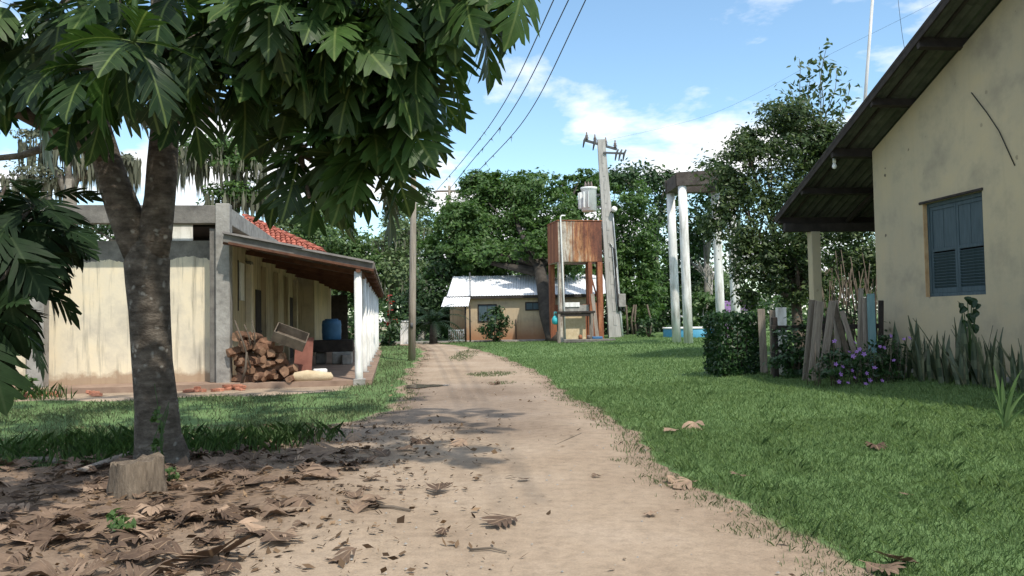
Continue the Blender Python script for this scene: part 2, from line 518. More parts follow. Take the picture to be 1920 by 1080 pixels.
simple('blue_plastic', (.035, .11, .23), (.06, .17, .32), 3, .5, .05, .002)
simple('teal_plastic', (.03, .34, .40), (.07, .48, .52), 5, .5, .4, .02)
simple('teal_paint', (.12, .23, .25), (.22, .34, .35), 5, .8, .4, .01, stretch=(5, 5, .5))
simple('shutter_blue', (.040, .068, .082), (.075, .112, .130), 4, .6, .3, .004, stretch=(5, 5, .6))
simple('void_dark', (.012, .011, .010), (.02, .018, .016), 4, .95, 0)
simple('jamb_orange', (.45, .27, .13), (.60, .42, .24), 6, .9, .3, .01)
simple('steel_grey', (.32, .34, .35), (.50, .52, .53), 4, .45, .1, .003, metal=.3)
simple('steel_dark', (.05, .052, .055), (.11, .112, .115), 4, .6, .1, .003)
simple('transformer_paint', (.60, .62, .62), (.78, .80, .80), 3, .45, .05, .002)
simple('porcelain', (.10, .075, .065), (.20, .16, .14), 5, .3, 0)
simple('cable_black', (.015, .015, .016), (.03, .03, .032), 5, .6, 0)
simple('pvc_white', (.70, .70, .68), (.82, .82, .80), 3, .4, .05, .002)
simple('sack_cream', (.48, .37, .23), (.66, .55, .38), 4, .9, .5, .02)
simple('bark_mango', (.028, .024, .020), (.075, .065, .055), 3, .95, .7, .03)
simple('bark_grey', (.14, .125, .105), (.27, .25, .215), 4, .95, .6, .02)
simple('twig_brown', (.07, .055, .042), (.16, .13, .10), 6, .95, .4, .01)
simple('twig_pale', (.22, .20, .18), (.36, .34, .31), 6, .95, .4, .01)
simple('stump_wood', (.085, .065, .048), (.24, .19, .14), 6, .9, .8, .02, stretch=(5, 5, .6))
simple('pool_blue', (.06, .26, .42), (.11, .38, .56), 2, .5, .1, .005)
simple('purple_paint', (.22, .12, .30), (.34, .20, .42), 3, .7, .1, .005)
simple('red_brown_board', (.16, .06, .045), (.28, .12, .09), 4, .85, .4, .01)

def mk_bark():
    m, N, L, b, out = nodes_of('bark_breadfruit')
    z, tc = z_of(N)
    f = noise(N, L, 6, 8, .65, vec=tc, stretch=(1, 1, 1.6))
    c = ramp(N, L, f, [(.30, (.050, .042, .034)), (.50, (.125, .106, .086)), (.70, (.225, .196, .162))])
    c = mix(N, L, .7, c, ramp(N, L, noise(N, L, 3.0, 5, .7, vec=tc, stretch=(.6, .6, 6.0)), [(.35, .62), (.65, 1.25)]), 'MULTIPLY')
    vo = nd(N, 'ShaderNodeTexVoronoi', Scale=10.0); L.new(noise_vec(N, L, tc), vo.inputs['Vector'])
    lich = ramp(N, L, vo.outputs['Distance'], [(.12, 1.0), (.30, 0.0)])
    c = mix(N, L, mix(N, L, 1.0, lich, ramp(N, L, noise(N, L, 2.0, 4, .6, vec=tc), [(.44, 0.0), (.58, .85)]), 'MULTIPLY'), c, (.38, .37, .33))
    L.new(c, b.inputs['Base Color']); b.inputs['Roughness'].default_value = .95; b.inputs['Specular IOR Level'].default_value = .15
    h = mix(N, L, .5, noise(N, L, 22, 7, .7, vec=tc, stretch=(1, 1, 1.8)), f)
    bump(N, L, b, h, 1.0, .06)
mk_bark()

def mk_rust():
    m, N, L, b, out = nodes_of('rust_steel')
    z, tc = z_of(N)
    st = noise(N, L, 1.5, 8, .62, vec=tc, stretch=(2.2, 2.2, .35))
    c = ramp(N, L, st, [(.28, (.085, .028, .016)), (.45, (.20, .068, .034)), (.6, (.33, .125, .055)), (.75, (.42, .22, .12))])
    f = noise(N, L, 11, 7, .7, vec=tc)
    c = mix(N, L, .6, c, ramp(N, L, f, [(.3, .55), (.7, 1.3)]), 'MULTIPLY')
    L.new(c, b.inputs['Base Color']); b.inputs['Roughness'].default_value = .85
    bump(N, L, b, f, .5, .01)
    m, N, L, b, out = nodes_of('rust_white')
    z, tc = z_of(N)
    st = noise(N, L, 1.5, 8, .66, vec=tc, stretch=(2.0, 2.0, .25))
    sx = N.new('ShaderNodeSeparateXYZ'); L.new(tc, sx.inputs[0])
    ad = nd(N, 'ShaderNodeMath', operation='MULTIPLY_ADD'); L.new(sx.outputs['X'], ad.inputs[0]); ad.inputs[1].default_value = .17; L.new(st, ad.inputs[2])
    c = ramp(N, L, ad.outputs[0], [(.22, (.20, .13, .10)), (.30, (.55, .52, .46)), (.40, (.42, .34, .26)), (.47, (.40, .19, .08)), (.58, (.19, .062, .032)), (.75, (.10, .034, .020))])
    c = mix(N, L, .8, c, ramp(N, L, noise(N, L, 1.7, 7, .7, vec=tc, stretch=(1.4, 1.4, .8)), [(.36, (.38, .30, .27)), (.58, (1.1, 1.08, 1.05))]), 'MULTIPLY')
    f = noise(N, L, 13, 7, .7, vec=tc)
    c = mix(N, L, .5, c, ramp(N, L, f, [(.3, .35), (.6, 1.15)]), 'MULTIPLY')
    L.new(c, b.inputs['Base Color']); b.inputs['Roughness'].default_value = .7
    bump(N, L, b, f, .4, .01)
mk_rust()

def mk_water():
    m, N, L, b, out = nodes_of('puddle_water')
    b.inputs['Base Color'].default_value = (.16, .13, .11, 1); b.inputs['Roughness'].default_value = .08
mk_water()
def mk_glass_bulb():
    m, N, L, b, out = nodes_of('bulb_glass')
    b.inputs['Base Color'].default_value = (.85, .85, .85, 1); b.inputs['Roughness'].default_value = .2
mk_glass_bulb()

# ------------------------------------------------------------------ the ground
rng = np.random.default_rng(5)
rnd = random.Random(11)

LE = np.array([(-30, -16), (7.2, -16), (7.9, -5), (8.4, -3.4), (10.4, -2.5), (12.8, -1.75), (15.1, -1.96), (21, -2.66), (27, -3.0), (33, -3.5), (39, -4.6), (42.5, -7.5), (46, -14)])
RE = np.array([(-30, 4.5), (0, 2.7), (3, 2.15), (4.25, 1.93), (5.67, 1.72), (6.7, 1.36), (8.15, 1.42), (11.3, 1.33), (14.6, .95), (20.4, .62), (25.6, -.05), (30, -.8), (34, -1.6), (38.5, -2.6), (42, -4.0), (44.5, -8), (46, -13)])

def wob(y, s, a):
    return a * (np.sin(y * 2.1 + s) * .5 + np.sin(y * 5.3 + 2 * s) * .3 + np.sin(y * 11.7 + s * 3) * .2 + np.sin(y * 23 + s) * .12)
def left_edge(y): return np.interp(y, LE[:, 0], LE[:, 1]) + wob(y, 1.7, .16)
def right_edge(y): return np.interp(y, RE[:, 0], RE[:, 1]) + wob(y, .4, .13)

def islands(x, y):
    """tufts of grass left between the wheel ruts"""
    g = np.zeros_like(x)
    for cx, cy, rx, ry in ((-1.75, 29.5, .42, 3.6), (-.55, 20.0, .55, .8), (-.25, 17.4, .28, .3), (-1.6, 35.5, .35, 1.6)):
        g = np.maximum(g, 1.25 - np.sqrt(((x - cx) / rx) ** 2 + ((y - cy) / ry) ** 2))
    return np.clip(g * 2, 0, 1)

def grass_mask(x, y):
    x = np.asarray(x, float); y = np.asarray(y, float)
    r = sstep(-.10, .22, x - right_edge(y))
    l = sstep(-.05, .5, left_edge(y) - x)
    bare = sstep(0, .45, 1 - np.abs((y - (16.4 + .15 * (x + 6.3)) + .25 * np.sin(x * 2.3)) / 1.35)) * sstep(-2.9, -4.0, x)   # trodden earth by the long building
    inside = sstep(-.2, .2, (y - (17.0 + .15 * (x + 6.3)))) * sstep(-3.0, -3.3, x + .15 * (y - 17.3))
    g = np.maximum(r, l * (1 - .95 * bare) * (1 - inside))
    g = np.maximum(g, islands(x, y))
    g = g * (1 - .9 * sstep(43.0, 43.6, y) * (1 - sstep(46, 47, y)) * sstep(2.5, 1.5, x))
    return g

def humus(x, y):
    e = np.minimum(np.abs(x - right_edge(y)), np.abs(x - left_edge(y)))
    fr = .55 * sstep(.42, .0, e + .12 * np.sin(x * 9 + 3 * np.sin(y * 6)) * np.sin(y * 7.7)) * (y > -2)
    h = sstep(-.9, -2.6, x + .25 * np.sin(y * 1.7)) * sstep(10.5, 7.5, y + .4 * np.sin(x * 2.0)) * (.45 + .45 * sstep(3.0, 6.0, y))
    return np.maximum(h, fr)

def axis(parts):
    return np.unique(np.concatenate([np.arange(*p) for p in parts]).round(4))
gx = axis([(-400, -60, 40), (-60, -16, 4), (-16, 12, .25), (12, 40, 3), (40, 401, 40)])
gy = axis([(-40, -2, 2), (-2, 25, .25), (25, 60, .6), (60, 130, 6), (130, 700, 60)])
X, Y = np.meshgrid(gx, gy)
V = np.stack([X.ravel(), Y.ravel(), gz(X, Y).ravel()], 1)
nx, ny = len(gx), len(gy)
i = np.arange(nx * ny).reshape(ny, nx)
F = np.stack([i[:-1, :-1], i[:-1, 1:], i[1:, 1:], i[1:, :-1]], -1).reshape(-1, 4)
me = np_mesh('ground', V, F.ravel(), np.full(len(F), 4), smooth=True)
a = me.attributes.new('grassy', 'FLOAT', 'POINT'); a.data.foreach_set('value', grass_mask(V[:, 0], V[:, 1]).astype(np.float32))
a = me.attributes.new('humus', 'FLOAT', 'POINT'); a.data.foreach_set('value', humus(V[:, 0], V[:, 1]).astype(np.float32))
tag(link('ground', me, 'ground_soil'), 'grassy yard ground with patches of bare earth', 'ground', kind='structure')

rows = [-8.0]
while rows[-1] < 45.2: rows.append(rows[-1] + max(.06, abs(rows[-1]) * .011))
rows = np.array(rows); K = 40
t = np.linspace(0, 1, K) ** 1.0
lx, rx = left_edge(rows), right_edge(rows)
X = lx[:, None] * (1 - t)[None] + rx[:, None] * t[None]; Y = np.repeat(rows[:, None], K, 1)
rut = .012 * np.sin(X * 3.1 + .3 * np.sin(Y)) * sstep(0, .08, t)[None] * sstep(1, .92, t)[None]
Zt = gz(X, Y) + .005 + .0004 * np.maximum(Y, 0) + np.maximum(rut, -.003)
V = np.stack([X.ravel(), Y.ravel(), Zt.ravel()], 1)
i = np.arange(len(rows) * K).reshape(len(rows), K)
F = np.stack([i[:-1, :-1], i[:-1, 1:], i[1:, 1:], i[1:, :-1]], -1).reshape(-1, 4)
me = np_mesh('dirt_track', V, F.ravel(), np.full(len(F), 4), smooth=True)
a = me.attributes.new('humus', 'FLOAT', 'POINT'); a.data.foreach_set('value', humus(V[:, 0], V[:, 1]).astype(np.float32))
darkened = sstep(8.5, 10.5, V[:, 1] + .5 * np.sin(V[:, 0] * 2)) * sstep(19, 16, V[:, 1] + .4 * np.sin(V[:, 0] * 3)) * sstep(1.6, -.2, V[:, 0])
a = me.attributes.new('darkened', 'FLOAT', 'POINT'); a.data.foreach_set('value', (darkened * .7).astype(np.float32))
tag(link('dirt_track', me, 'track_soil'), 'pale sandy dirt track running up to the far house', 'dirt track', kind='structure')

def track_z(x, y): return gzf(x, y) + .005 + .0004 * max(y, 0) + .012

# puddle
m = MB(); c = G(795, 726); pts = []
for k in range(22):
    a = 2 * math.pi * k / 22; r = 1 + .22 * math.sin(3 * a + 1) + .12 * math.sin(7 * a)
    pts.append((c.x + math.cos(a) * .42 * r, c.y + math.sin(a) * .42 * r, track_z(c.x, c.y) + .007))
m.add(pts, [tuple(range(22))])
tag(m.build('puddle', 'puddle_water'), 'small muddy puddle lying across the dirt track', 'puddle', kind='structure')

# strip of pale concrete in front of the far house
m = MB(); A, Bp = (-13.0, 44.4), (2.6, 44.6)
m.bx(-13, 2.6, 44.0, 44.9, .10, .235)
tag(m.build('paved_strip', 'concrete'), 'pale concrete strip along the foot of far house', 'pavement', kind='structure')

# ------------------------------------------------------------------ leaf clouds and grass
def quads(pos, d, n, ln, wd):
    """rhombic leaves: pos (k,3), direction d, side s"""
    s = np.cross(d, n); s /= np.linalg.norm(s, axis=1, keepdims=True) + 1e-9
    l = ln[:, None]; w = wd[:, None]
    v = np.stack([pos - d * l * .5, pos + s * w * .5 - d * l * .05, pos + d * l * .5, pos - s * w * .5 - d * l * .05], 1)
    return v.reshape(-1, 3)

def unit(v): return v / (np.linalg.norm(v, axis=1, keepdims=True) + 1e-9)

def leaf_cloud(ells, n, size, g, clump=.2, per=36, asp=.5, shell=.62, hang=.0, fill=.15, spray=0.0, sub=0, subr=.38):
    if sub:      # billowing: smaller heads of leaves sitting on each big mass
        out = []
        for e in ells:
            c = np.array(e[:3]); r = np.array(e[3:6])
            out.append((*c, *(r * .74)))
            u = unit(g.normal(size=(sub, 3)) + np.array([0, -.35, .15]))
            for q in range(sub):
                k = subr * (.7 + .7 * g.random()); p = c + u[q] * r * (.70 + .2 * g.random())
                out.append((*p, *(np.array([r[:2].mean(), r[:2].mean(), (r[2] + r[:2].mean()) * .42]) * k)))
        ells = out
    A = np.array([max(e[3] * e[4], e[3] * e[5], e[4] * e[5]) for e in ells]); A = A / A.sum()
    Ps, Os = [], []
    for e, w in zip(ells, A):
        k = max(8, int(n * w)); nc = max(4, k // per)
        c = np.array(e[:3]); r = np.array(e[3:6])
        u = unit(g.normal(size=(nc, 3))); rad = shell + (1.04 - shell) * g.random(nc) ** .7
        inn = g.random(nc) < fill; rad[inn] *= g.random(inn.sum())
        cc = u * rad[:, None]
        which = g.integers(0, nc, k)
        sc = clump * (.6 + .8 * g.random(nc))
        off = g.normal(size=(k, 3)) * sc[which][:, None] * np.array([1, 1, .62])
        p = (cc[which] + off) * r + c
        if spray:
            q = g.random(k) < spray
            p[q] += unit(p[q] - c) * (r.mean() * .35 * g.random(q.sum())[:, None])
        Ps.append(p); Os.append(unit((p - c) / r))
    p = np.concatenate(Ps); o = np.concatenate(Os); k = len(p)
    nrm = unit(o * .7 + np.array([0, 0, .55]) + g.normal(size=(k, 3)) * .55)
    d = g.normal(size=(k, 3)) + np.array([0, 0, -hang]); d = unit(d - nrm * (d * nrm).sum(1, keepdims=True))
    ln = size * (.6 + .8 * g.random(k)); wd = ln * asp * (.8 + .4 * g.random(k))
    v = quads(p, d, nrm, ln, wd)
    return v, np.clip(g.normal(.45, .22, k), 0, 1)

def cloud_mesh(name, v, var):
    k = len(v) // 4
    return np_mesh(name, v, np.arange(4 * k), np.full(k, 4), var)

def make_tree(name, label, base, ells, n, size, leaf, bark, seed, trunk_r=.25, cat='tree', group=None, kw=None, moss=0, limb=True, lean=0):
    g = np.random.default_rng(seed); rr = random.Random(seed)
    root = empty(name, base, 0, label, cat, group)
    b = Vector(base)
    loc = [(e[0] - b.x, e[1] - b.y, e[2] - b.z, e[3], e[4], e[5]) for e in ells]
    top = Vector((np.mean([e[0] for e in loc]) * .4, np.mean([e[1] for e in loc]) * .4, min(e[2] - e[5] * .3 for e in loc)))
    top.z = max(top.z, 1.2)
    m = MB()
    pts = [Vector((0, 0, -.1)), Vector((0, 0, .25)), top * .35 + Vector((rr.uniform(-.1, .1), 0, 0)), top * .7, top]
    m.tube(pts, [trunk_r * 1.45, trunk_r * 1.12, trunk_r, trunk_r * .85, trunk_r * .7], 9, wob=.15, seed=seed)
    tr = m.build('trunk', bark, root)
    if limb:
        for e in loc:
            c = Vector(e[:3]); mm = MB()
            st = top * rr.uniform(.75, 1.0)
            mid = st.lerp(c, .5) + Vector((rr.uniform(-.2, .2), rr.uniform(-.2, .2), -.1 * e[5]))
            mm.tube([st, mid, c], [trunk_r * .6, trunk_r * .38, trunk_r * .15], 6)
            for q in range(3):
                a = rr.uniform(0, 6.28)
                mm.tube([mid.lerp(c, .5), c + Vector((math.cos(a) * e[3] * .6, math.sin(a) * e[4] * .6, e[5] * rr.uniform(-.1, .5)))], [trunk_r * .22, trunk_r * .06], 5)
            mm.build('limb', bark, root)
    v, var = leaf_cloud(loc, n, size, g, **(kw or {}))
    link('crown', cloud_mesh('crown', v, var), leaf, root)
    if moss:
        k = moss; es = [loc[q] for q in g.integers(0, len(loc), k)]
        e = np.array(es); u = g.normal(size=(k, 2)); u /= np.maximum(1, np.linalg.norm(u, axis=1, keepdims=True))
        x = e[:, 0] + u[:, 0] * e[:, 3]; y = e[:, 1] + u[:, 1] * e[:, 4]
        z = e[:, 2] - e[:, 5] * .55 * np.sqrt(np.clip(1 - (u ** 2).sum(1), 0, 1)); L_ = .5 + 1.7 * g.random(k) ** 2
        p = np.stack([x, y, z - L_ / 2], 1)
        d = unit(np.stack([g.normal(size=k) * .05, g.normal(size=k) * .05, -np.ones(k)], 1)); nr = unit(np.stack([g.normal(size=k), g.normal(size=k) - .6, np.zeros(k)], 1))
        v = quads(p, d, nr, L_, .10 + .12 * g.random(k))
        link('hanging_moss', cloud_mesh('hanging_moss', v, g.random(k)), 'moss_strand', root)
    return root

def blades(x, y, h, w, g, lean=.5):
    k = len(x); z = gz(x, y)
    a = g.random(k) * 6.283; s = np.stack([np.cos(a), np.sin(a), np.zeros(k)], 1)
    tl = np.stack([-np.sin(a), np.cos(a), np.zeros(k)], 1) * (g.normal(size=k) * lean)[:, None]
    b = np.stack([x, y, z - .004], 1); up = np.array([0, 0, 1.0])
    hh = h[:, None]; ww = w[:, None]
    v = np.stack([b - s * ww * .5, b + s * ww * .5, b + (up * .55 + tl * .35) * hh + s * ww * .38, b + (up * .9 + tl * 1.0) * hh, b + (up * .55 + tl * .35) * hh - s * ww * .38], 1)
    return v.reshape(-1, 3)

def grass_obj(name, bands, mask, mat, label, seed):
    g = np.random.default_rng(seed); VS = []; VR = []
    for y0, y1, dens, h, w in bands:
        xw = y1 * .70 + 1.8
        n = int((y1 - y0) * 2 * xw * dens)
        x = g.uniform(-xw, xw, n); y = g.uniform(y0, y1, n)
        keep = g.random(n) < mask(x, y); x, y = x[keep], y[keep]; k = len(x)
        pat = .5 + .3 * np.sin(x * 2.3 + 1.2 * np.sin(y * 1.7)) * np.sin(y * 1.9 + x * .8) + .2 * np.sin(x * 7.1 + 2 * np.sin(y * 5.3)) * np.sin(y * 6.3 + 1.7 * np.sin(x * 4.1))
        hh = h * (.55 + .9 * g.random(k)) * (.75 + .5 * pat)
        VS.append(blades(x, y, hh, w * (.7 + .6 * g.random(k)), g)); VR.append(np.clip(.25 + .35 * pat + g.normal(0, .2, k), 0, 1))
    v = np.concatenate(VS); k = len(v) // 5
    me = np_mesh(name, v, np.arange(5 * k), np.full(k, 5), np.concatenate(VR))
    return tag(link(name, me, mat), label, 'grass', kind='stuff')

def hole(x, y):
    """keep grass out from under the house and the long building"""
    hw = sstep(7.2, 6.9, x + .105 * (y - 16) + 0 * y)
    return np.where((y < 24), np.maximum(hw, 0), 1.0)
def m_right(x, y): return sstep(.25, .8, grass_mask(x, y)) * (x > right_edge(y) - .25) * hole(x, y)
def m_left(x, y):
    patch = .22 + .62 * sstep(-.3, .6, np.sin(x * 1.1 + 1) * np.sin(y * .9) + .5 * np.sin(x * 2.7 + y))
    return sstep(.25, .8, grass_mask(x, y)) * (x < left_edge(y) + .2) * patch
def m_isl(x, y): return islands(x, y)
grass_obj('lawn_grass', [(3.4, 6.5, 3800, .042, .0046), (6.5, 10, 2300, .045, .0065), (10, 16, 950, .05, .010), (16, 27, 330, .055, .017), (27, 46, 100, .06, .03)], m_right, 'grass_blade', 'short bright green lawn grass right of the track', 21)
grass_obj('verge_grass', [(7.2, 11, 1300, .055, .007), (11, 18, 620, .06, .011), (18, 27, 230, .07, .018), (27, 44, 80, .08, .03)], m_left, 'grass_dull', 'thin dull green grass between tree and long building', 22)
grass_obj('rut_grass', [(16, 24, 500, .05, .015), (24, 38, 230, .06, .022)], m_isl, 'grass_dull', 'tufts of grass left between the wheel ruts', 23)
def m_weed(x, y):
    a = np.exp(-(((x + 4.6) / 1.0) ** 2 + ((y - 9.0) / .75) ** 2)) + .8 * np.exp(-(((x + 3.3) / .8) ** 2 + ((y - 9.2) / .6) ** 2)) + .6 * np.exp(-(((x + 2.6) / .5) ** 2 + ((y - 9.6) / .4) ** 2)) + .7 * np.exp(-(((x + 9.6) / .8) ** 2 + ((y - 15.6) / .4) ** 2))
    return np.clip(a, 0, 1) * (a > .12)
grass_obj('tall_weeds', [(7.8, 11.5, 600, .17, .010), (14.5, 16.8, 300, .24, .02)], m_weed, 'weed', 'clumps of taller green weeds behind the breadfruit trunk', 24)
def m_edge(x, y):
    e = np.minimum(np.abs(x - right_edge(y) + .08), np.abs(x - left_edge(y)) + .1)
    return sstep(.34, .0, e + .1 * np.sin(y * 8 + x * 5)) * .9
grass_obj('track_edge_grass', [(3.4, 8, 1500, .035, .005), (8, 16, 600, .045, .009), (16, 30, 120, .05, .016)], m_edge, 'grass_dull', 'sparse straggling grass along the track edges', 25)
def m_tufts(x, y):
    f = np.sin(x * 5.1 + 2 * np.sin(y * 3)) * np.sin(y * 4.3 + x)
    return (f > .80) * m_right(x, y) * .8
grass_obj('lawn_tufts', [(3.6, 9, 900, .095, .006), (9, 18, 260, .10, .011)], m_tufts, 'grass_blade', 'longer tufts standing up out of the lawn', 26)

# ------------------------------------------------------------------ corrugated sheets
def corrugated(name, length, width, waves, amp=.022, th=.006):
    """sheet lying along +X (slope) and +Y (across), waves across Y; top and underside"""
    n = waves * 2
    vs = []; fs = []
    for k in range(n + 1):
        y = width * k / n; z = amp * (1 if k % 2 else -1)
        vs += [(0, y, z), (length, y, z)]
    for k in range(n): fs.append((2 * k, 2 * k + 1, 2 * k + 3, 2 * k + 2))
    o = len(vs)
    vs += [(x, y, z - th) for x, y, z in vs]
    for k in range(n): fs.append((o + 2 * k, o + 2 * k + 2, o + 2 * k + 3, o + 2 * k + 1))
    for e in (0, 1):
        for k in range(n): fs.append((2 * k + e, 2 * k + 2 + e, o + 2 * k + 2 + e, o + 2 * k + e))
    me = bpy.data.meshes.new(name); me.from_pydata(vs, [], fs); me.update(); return me

# ------------------------------------------------------------------ the long building on the left
TH = R(8.53)
lb = empty('long_building', (-6.34, 17.6, 0), TH, 'long cream farm building with grey posts and a tiled verandah', 'building')
lb['label'] = 'long cream building with stained plaster and a verandah on white columns'
m = MB(); m.bx(-9.5, 3.2, -.55, 22, -.2, .12); m.build('floor_slab', 'floor_slab', lb)
# front wall with the opening above it
m = MB(); m.bx(-9.5, -.16, .45, .67, .12, 3.28); m.build('front_wall', 'plaster_left', lb)
m = MB(); m.bx(-9.5, -.2, .46, .65, 3.70, 4.02); m.build('lintel_beam', 'concrete_dark', lb)
for x in (-8.2, -5.4, -2.02):
    m = MB(); m.bx(x - .09, x + .09, .48, .64, 3.28, 3.70); m.build('stub_post', 'concrete', lb)
m = MB(); m.bevbox(-1.22, -.78, .52, .56, 3.285, 3.695, .006); m.build('white_board', 'white_paint', lb, 'white board closing part of the gap under the beam')
m = MB(); m.bx(-1.9, -.2, 3.0, 3.1, 3.0, 3.95); m.bx(-1.9, -.2, .68, 3.0, 3.62, 3.69); m.build('loft_dark_backing', 'void_dark', lb)  # near-black sheets added so the gap looks like an unlit room
# posts and beam standing forward of the wall
rr = random.Random(3)
for x, w in ((0.0, .30), (-3.80, .33), (-7.6, .3)):
    m = MB(); m.bevbox(x - w / 2, x + w / 2, -.15, .15, 0.0, 4.04, .015); m.build('post', 'concrete', lb)
m = MB(); m.bevbox(-9.5, -.151, -.12, .12, 3.60, 4.0, .012); m.build('front_beam', 'concrete_dark', lb)
m = MB(); m.bevbox(-.12, .12, .151, 9.6, 3.60, 3.98, .012); m.build('side_beam', 'concrete', lb)
for x in (-3.8, -7.6, 0):
    m = MB(); m.bx(x - .08, x + .08, .16, .455, 3.66, 3.9); m.build('cross_beam', 'concrete_dark', lb)
# narrow strip of wall beside the corner post and a board leaning in the corner
m = MB(); m.bevbox(-.30, -.165, -.02, .12, .12, 3.5, .008); m.build('corner_strip', 'concrete_dark', lb)
# side wall under the verandah
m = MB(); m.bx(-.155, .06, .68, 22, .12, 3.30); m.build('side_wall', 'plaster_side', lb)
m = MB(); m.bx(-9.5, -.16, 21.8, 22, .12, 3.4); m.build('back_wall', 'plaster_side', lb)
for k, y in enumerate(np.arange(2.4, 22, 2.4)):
    m = MB(); m.bevbox(.061, .20, y - .17, y + .17, .12, 2.95, .01); m.build('pilaster', 'plaster_side' if k else 'plaster_left', lb)  # first one takes the paler plaster: its sunlit look put into the colour
for k, y in enumerate((4.1, 7.6, 11.2, 14.8, 18.4)):
    d = MB().bevbox(.055, .085, y - .42, y + .42, .14, 2.3, .006).build('door', 'wood_dark', lb)
    MB().bx(.086, .12, y + .28, y + .34, 1.15, 1.2).build('handle', 'steel_dark', d)
m = MB(); m.bevbox(.07, .11, 1.35, 1.85, 1.95, 2.85, .006); m.build('hanging_board', 'white_paint', lb, 'cream board hung on the wall under the verandah')
m = MB(); m.bx(.061, .075, .62 + .62, 1.3, 1.7, 2.9); m.build('dark_patch_board', 'wood_dark', lb)
# verandah
SL0, SL1 = Vector((.08, 0, 3.24)), Vector((3.3, 0, 2.60))
sl = (SL1 - SL0).length; ang = math.atan2(SL0.z - SL1.z, SL1.x - SL0.x)
rotS = Matrix.Rotation(ang, 3, 'Y')
half = sl / 2 + .06
sheet = corrugated('verandah_sheet', half, 1.06, 6, .024); sheet.materials.append(M['cement_sheet'])
for j in range(22):
    y = -.62 + j * 1.0
    for q in (0, 1):
        p = SL0.lerp(SL1, 0 if q == 0 else .5 - .03) + Vector((0, y, .085 + (.034 if q == 0 else 0) + (.006 if j % 2 else 0)))
        o = inst('roof_sheet', sheet, lb, p, rotS @ Matrix.Rotation(R(rr.uniform(-.4, .4)), 3, 'Z'))
for k, t_ in enumerate((.04, .34, .66, .965)):
    p = SL0.lerp(SL1, t_); m = MB(); m.bx(p.x - .035, p.x + .035, -.5, 21.6, p.z - .01, p.z + .055); m.build('purlin', 'wood_red', lb)
cy = [-.45] + [2.25 + 2.55 * k for k in range(8)]
for k, y in enumerate(cy):
    d = SL1 - SL0; L0 = SL0 + Vector((0, y, -.075)); L1 = SL0.lerp(SL1, .975) + Vector((0, y, -.075))
    c = (L0 + L1) / 2; m = MB(); m.box(c, ((L1 - L0).length, .07, .11), rotS); m.build('rafter', 'wood_red', lb)
    top = 2.50
    m = MB(); ln = -.012 * (k == 0)
    m.tube([(2.93, y, -.05 if k == 0 else .0), (2.93 + ln, y, .3), (2.93 + ln, y, top)], [.088, .085, .083], 14)
    m.build('column', 'white_paint', lb)
    MB().bevbox(2.80, 3.06, y - .13, y + .13, -.1, .145, .01).build('column_footing', 'concrete', lb)
m = MB(); m.bx(2.88, 2.98, -.6, 21.4, 2.475, 2.555); m.build('eave_beam', 'wood_red', lb)
m = MB(); c = (SL0 + SL1) / 2 + Vector((0, -.54, .0)); m.box(c, (sl * .99, .03, .16), rotS); m.build('fascia_board', 'cement_sheet', lb)
m = MB(); c = (SL0 + SL1) / 2 + Vector((.05, -.58, -.10)); m.box(c, (sl * .95, .06, .05), rotS); m.build('fascia_batten', 'wood_red', lb)
# far end wall of the verandah
m = MB(); m.bx(.07, 1.5, 21.5, 21.6, .12, 2.7); m.build('end_screen', 'wood_dark', lb)

# red tiled hip roof on the block behind
tr = empty('tiled_roof_block', (-7.15, 30.2, 0), TH, 'building block with a red clay tile hip roof behind the parapet', 'building')
E0, H = 4.02, 1.75
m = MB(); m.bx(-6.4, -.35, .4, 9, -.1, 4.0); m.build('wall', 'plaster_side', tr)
corners = [(0, 0), (-6.8, 0), (-6.8, 10), (0, 10)]; rdg = [(-3.4, 3.2), (-3.4, 6.8)]
m = MB(); vs = [(x, y, E0) for x, y in corners] + [(x, y, E0 + H) for x, y in rdg]
m.add(vs, [(0, 4, 1), (1, 4, 5, 2), (2, 5, 3), (3, 5, 4, 0), (0, 1, 2, 3)]); m.build('roof_deck', 'clay_tile', tr)
m = MB(); m.bevbox(-6.9, .06, -.06, .0, E0 - .14, E0 + .01, .006); m.build('fascia', 'wood_dark', tr)
m = MB(); m.bevbox(.0, .06, .001, 10, E0 - .14, E0 + .01, .006); m.build('fascia', 'wood_dark', tr)
def half_tile(ln, r):
    vs = []; fs = []
    for e, (yy, rr_) in enumerate(((0, r), (ln, r * .82))):
        for k in range(5):
            a = math.pi * k / 4; vs.append((math.cos(a) * rr_, yy, math.sin(a) * rr_ * .8 + (.03 if e == 0 else 0)))
    for k in range(4): fs.append((k, k + 1, 6 + k, 5 + k))
    fs.append((0, 1, 2, 3, 4))
    me = bpy.data.meshes.new('tile'); me.from_pydata(vs, [], fs); me.update(); me.materials.append(M['clay_tile']); return me
tile = half_tile(.34, .098)
cnt = 0
def tile_face(p_eave0, p_eave1, apexes, rows_):
    """lay tiles on the sloping face from eave line up; apexes = (left top, right top)"""
    global cnt
    a0, a1 = Vector(p_eave0), Vector(p_eave1); t0, t1 = Vector(apexes[0]), Vector(apexes[1])
    up = ((t0 + t1) / 2 - (a0 + a1) / 2); ex = (a1 - a0).normalized(); up = (up - ex * up.dot(ex)); n_ = ex.cross(up).normalized()
    if n_.z < 0: n_ = -n_
    for r_ in range(rows_):
        f = r_ / rows_
        b0 = a0.lerp(t0, f); b1 = a1.lerp(t1, f); n = max(1, int((b1 - b0).length / .185)); span = b1 - b0
        for k in range(n):
            p = b0.lerp(b1, (k + .5) / n) + n_ * .03
            if p.x < -3.5 or p.y > 3.3 or cnt >= 298: continue
            inst('tile', tile, tr, p, frame_from(up, n_, 0)); cnt += 1
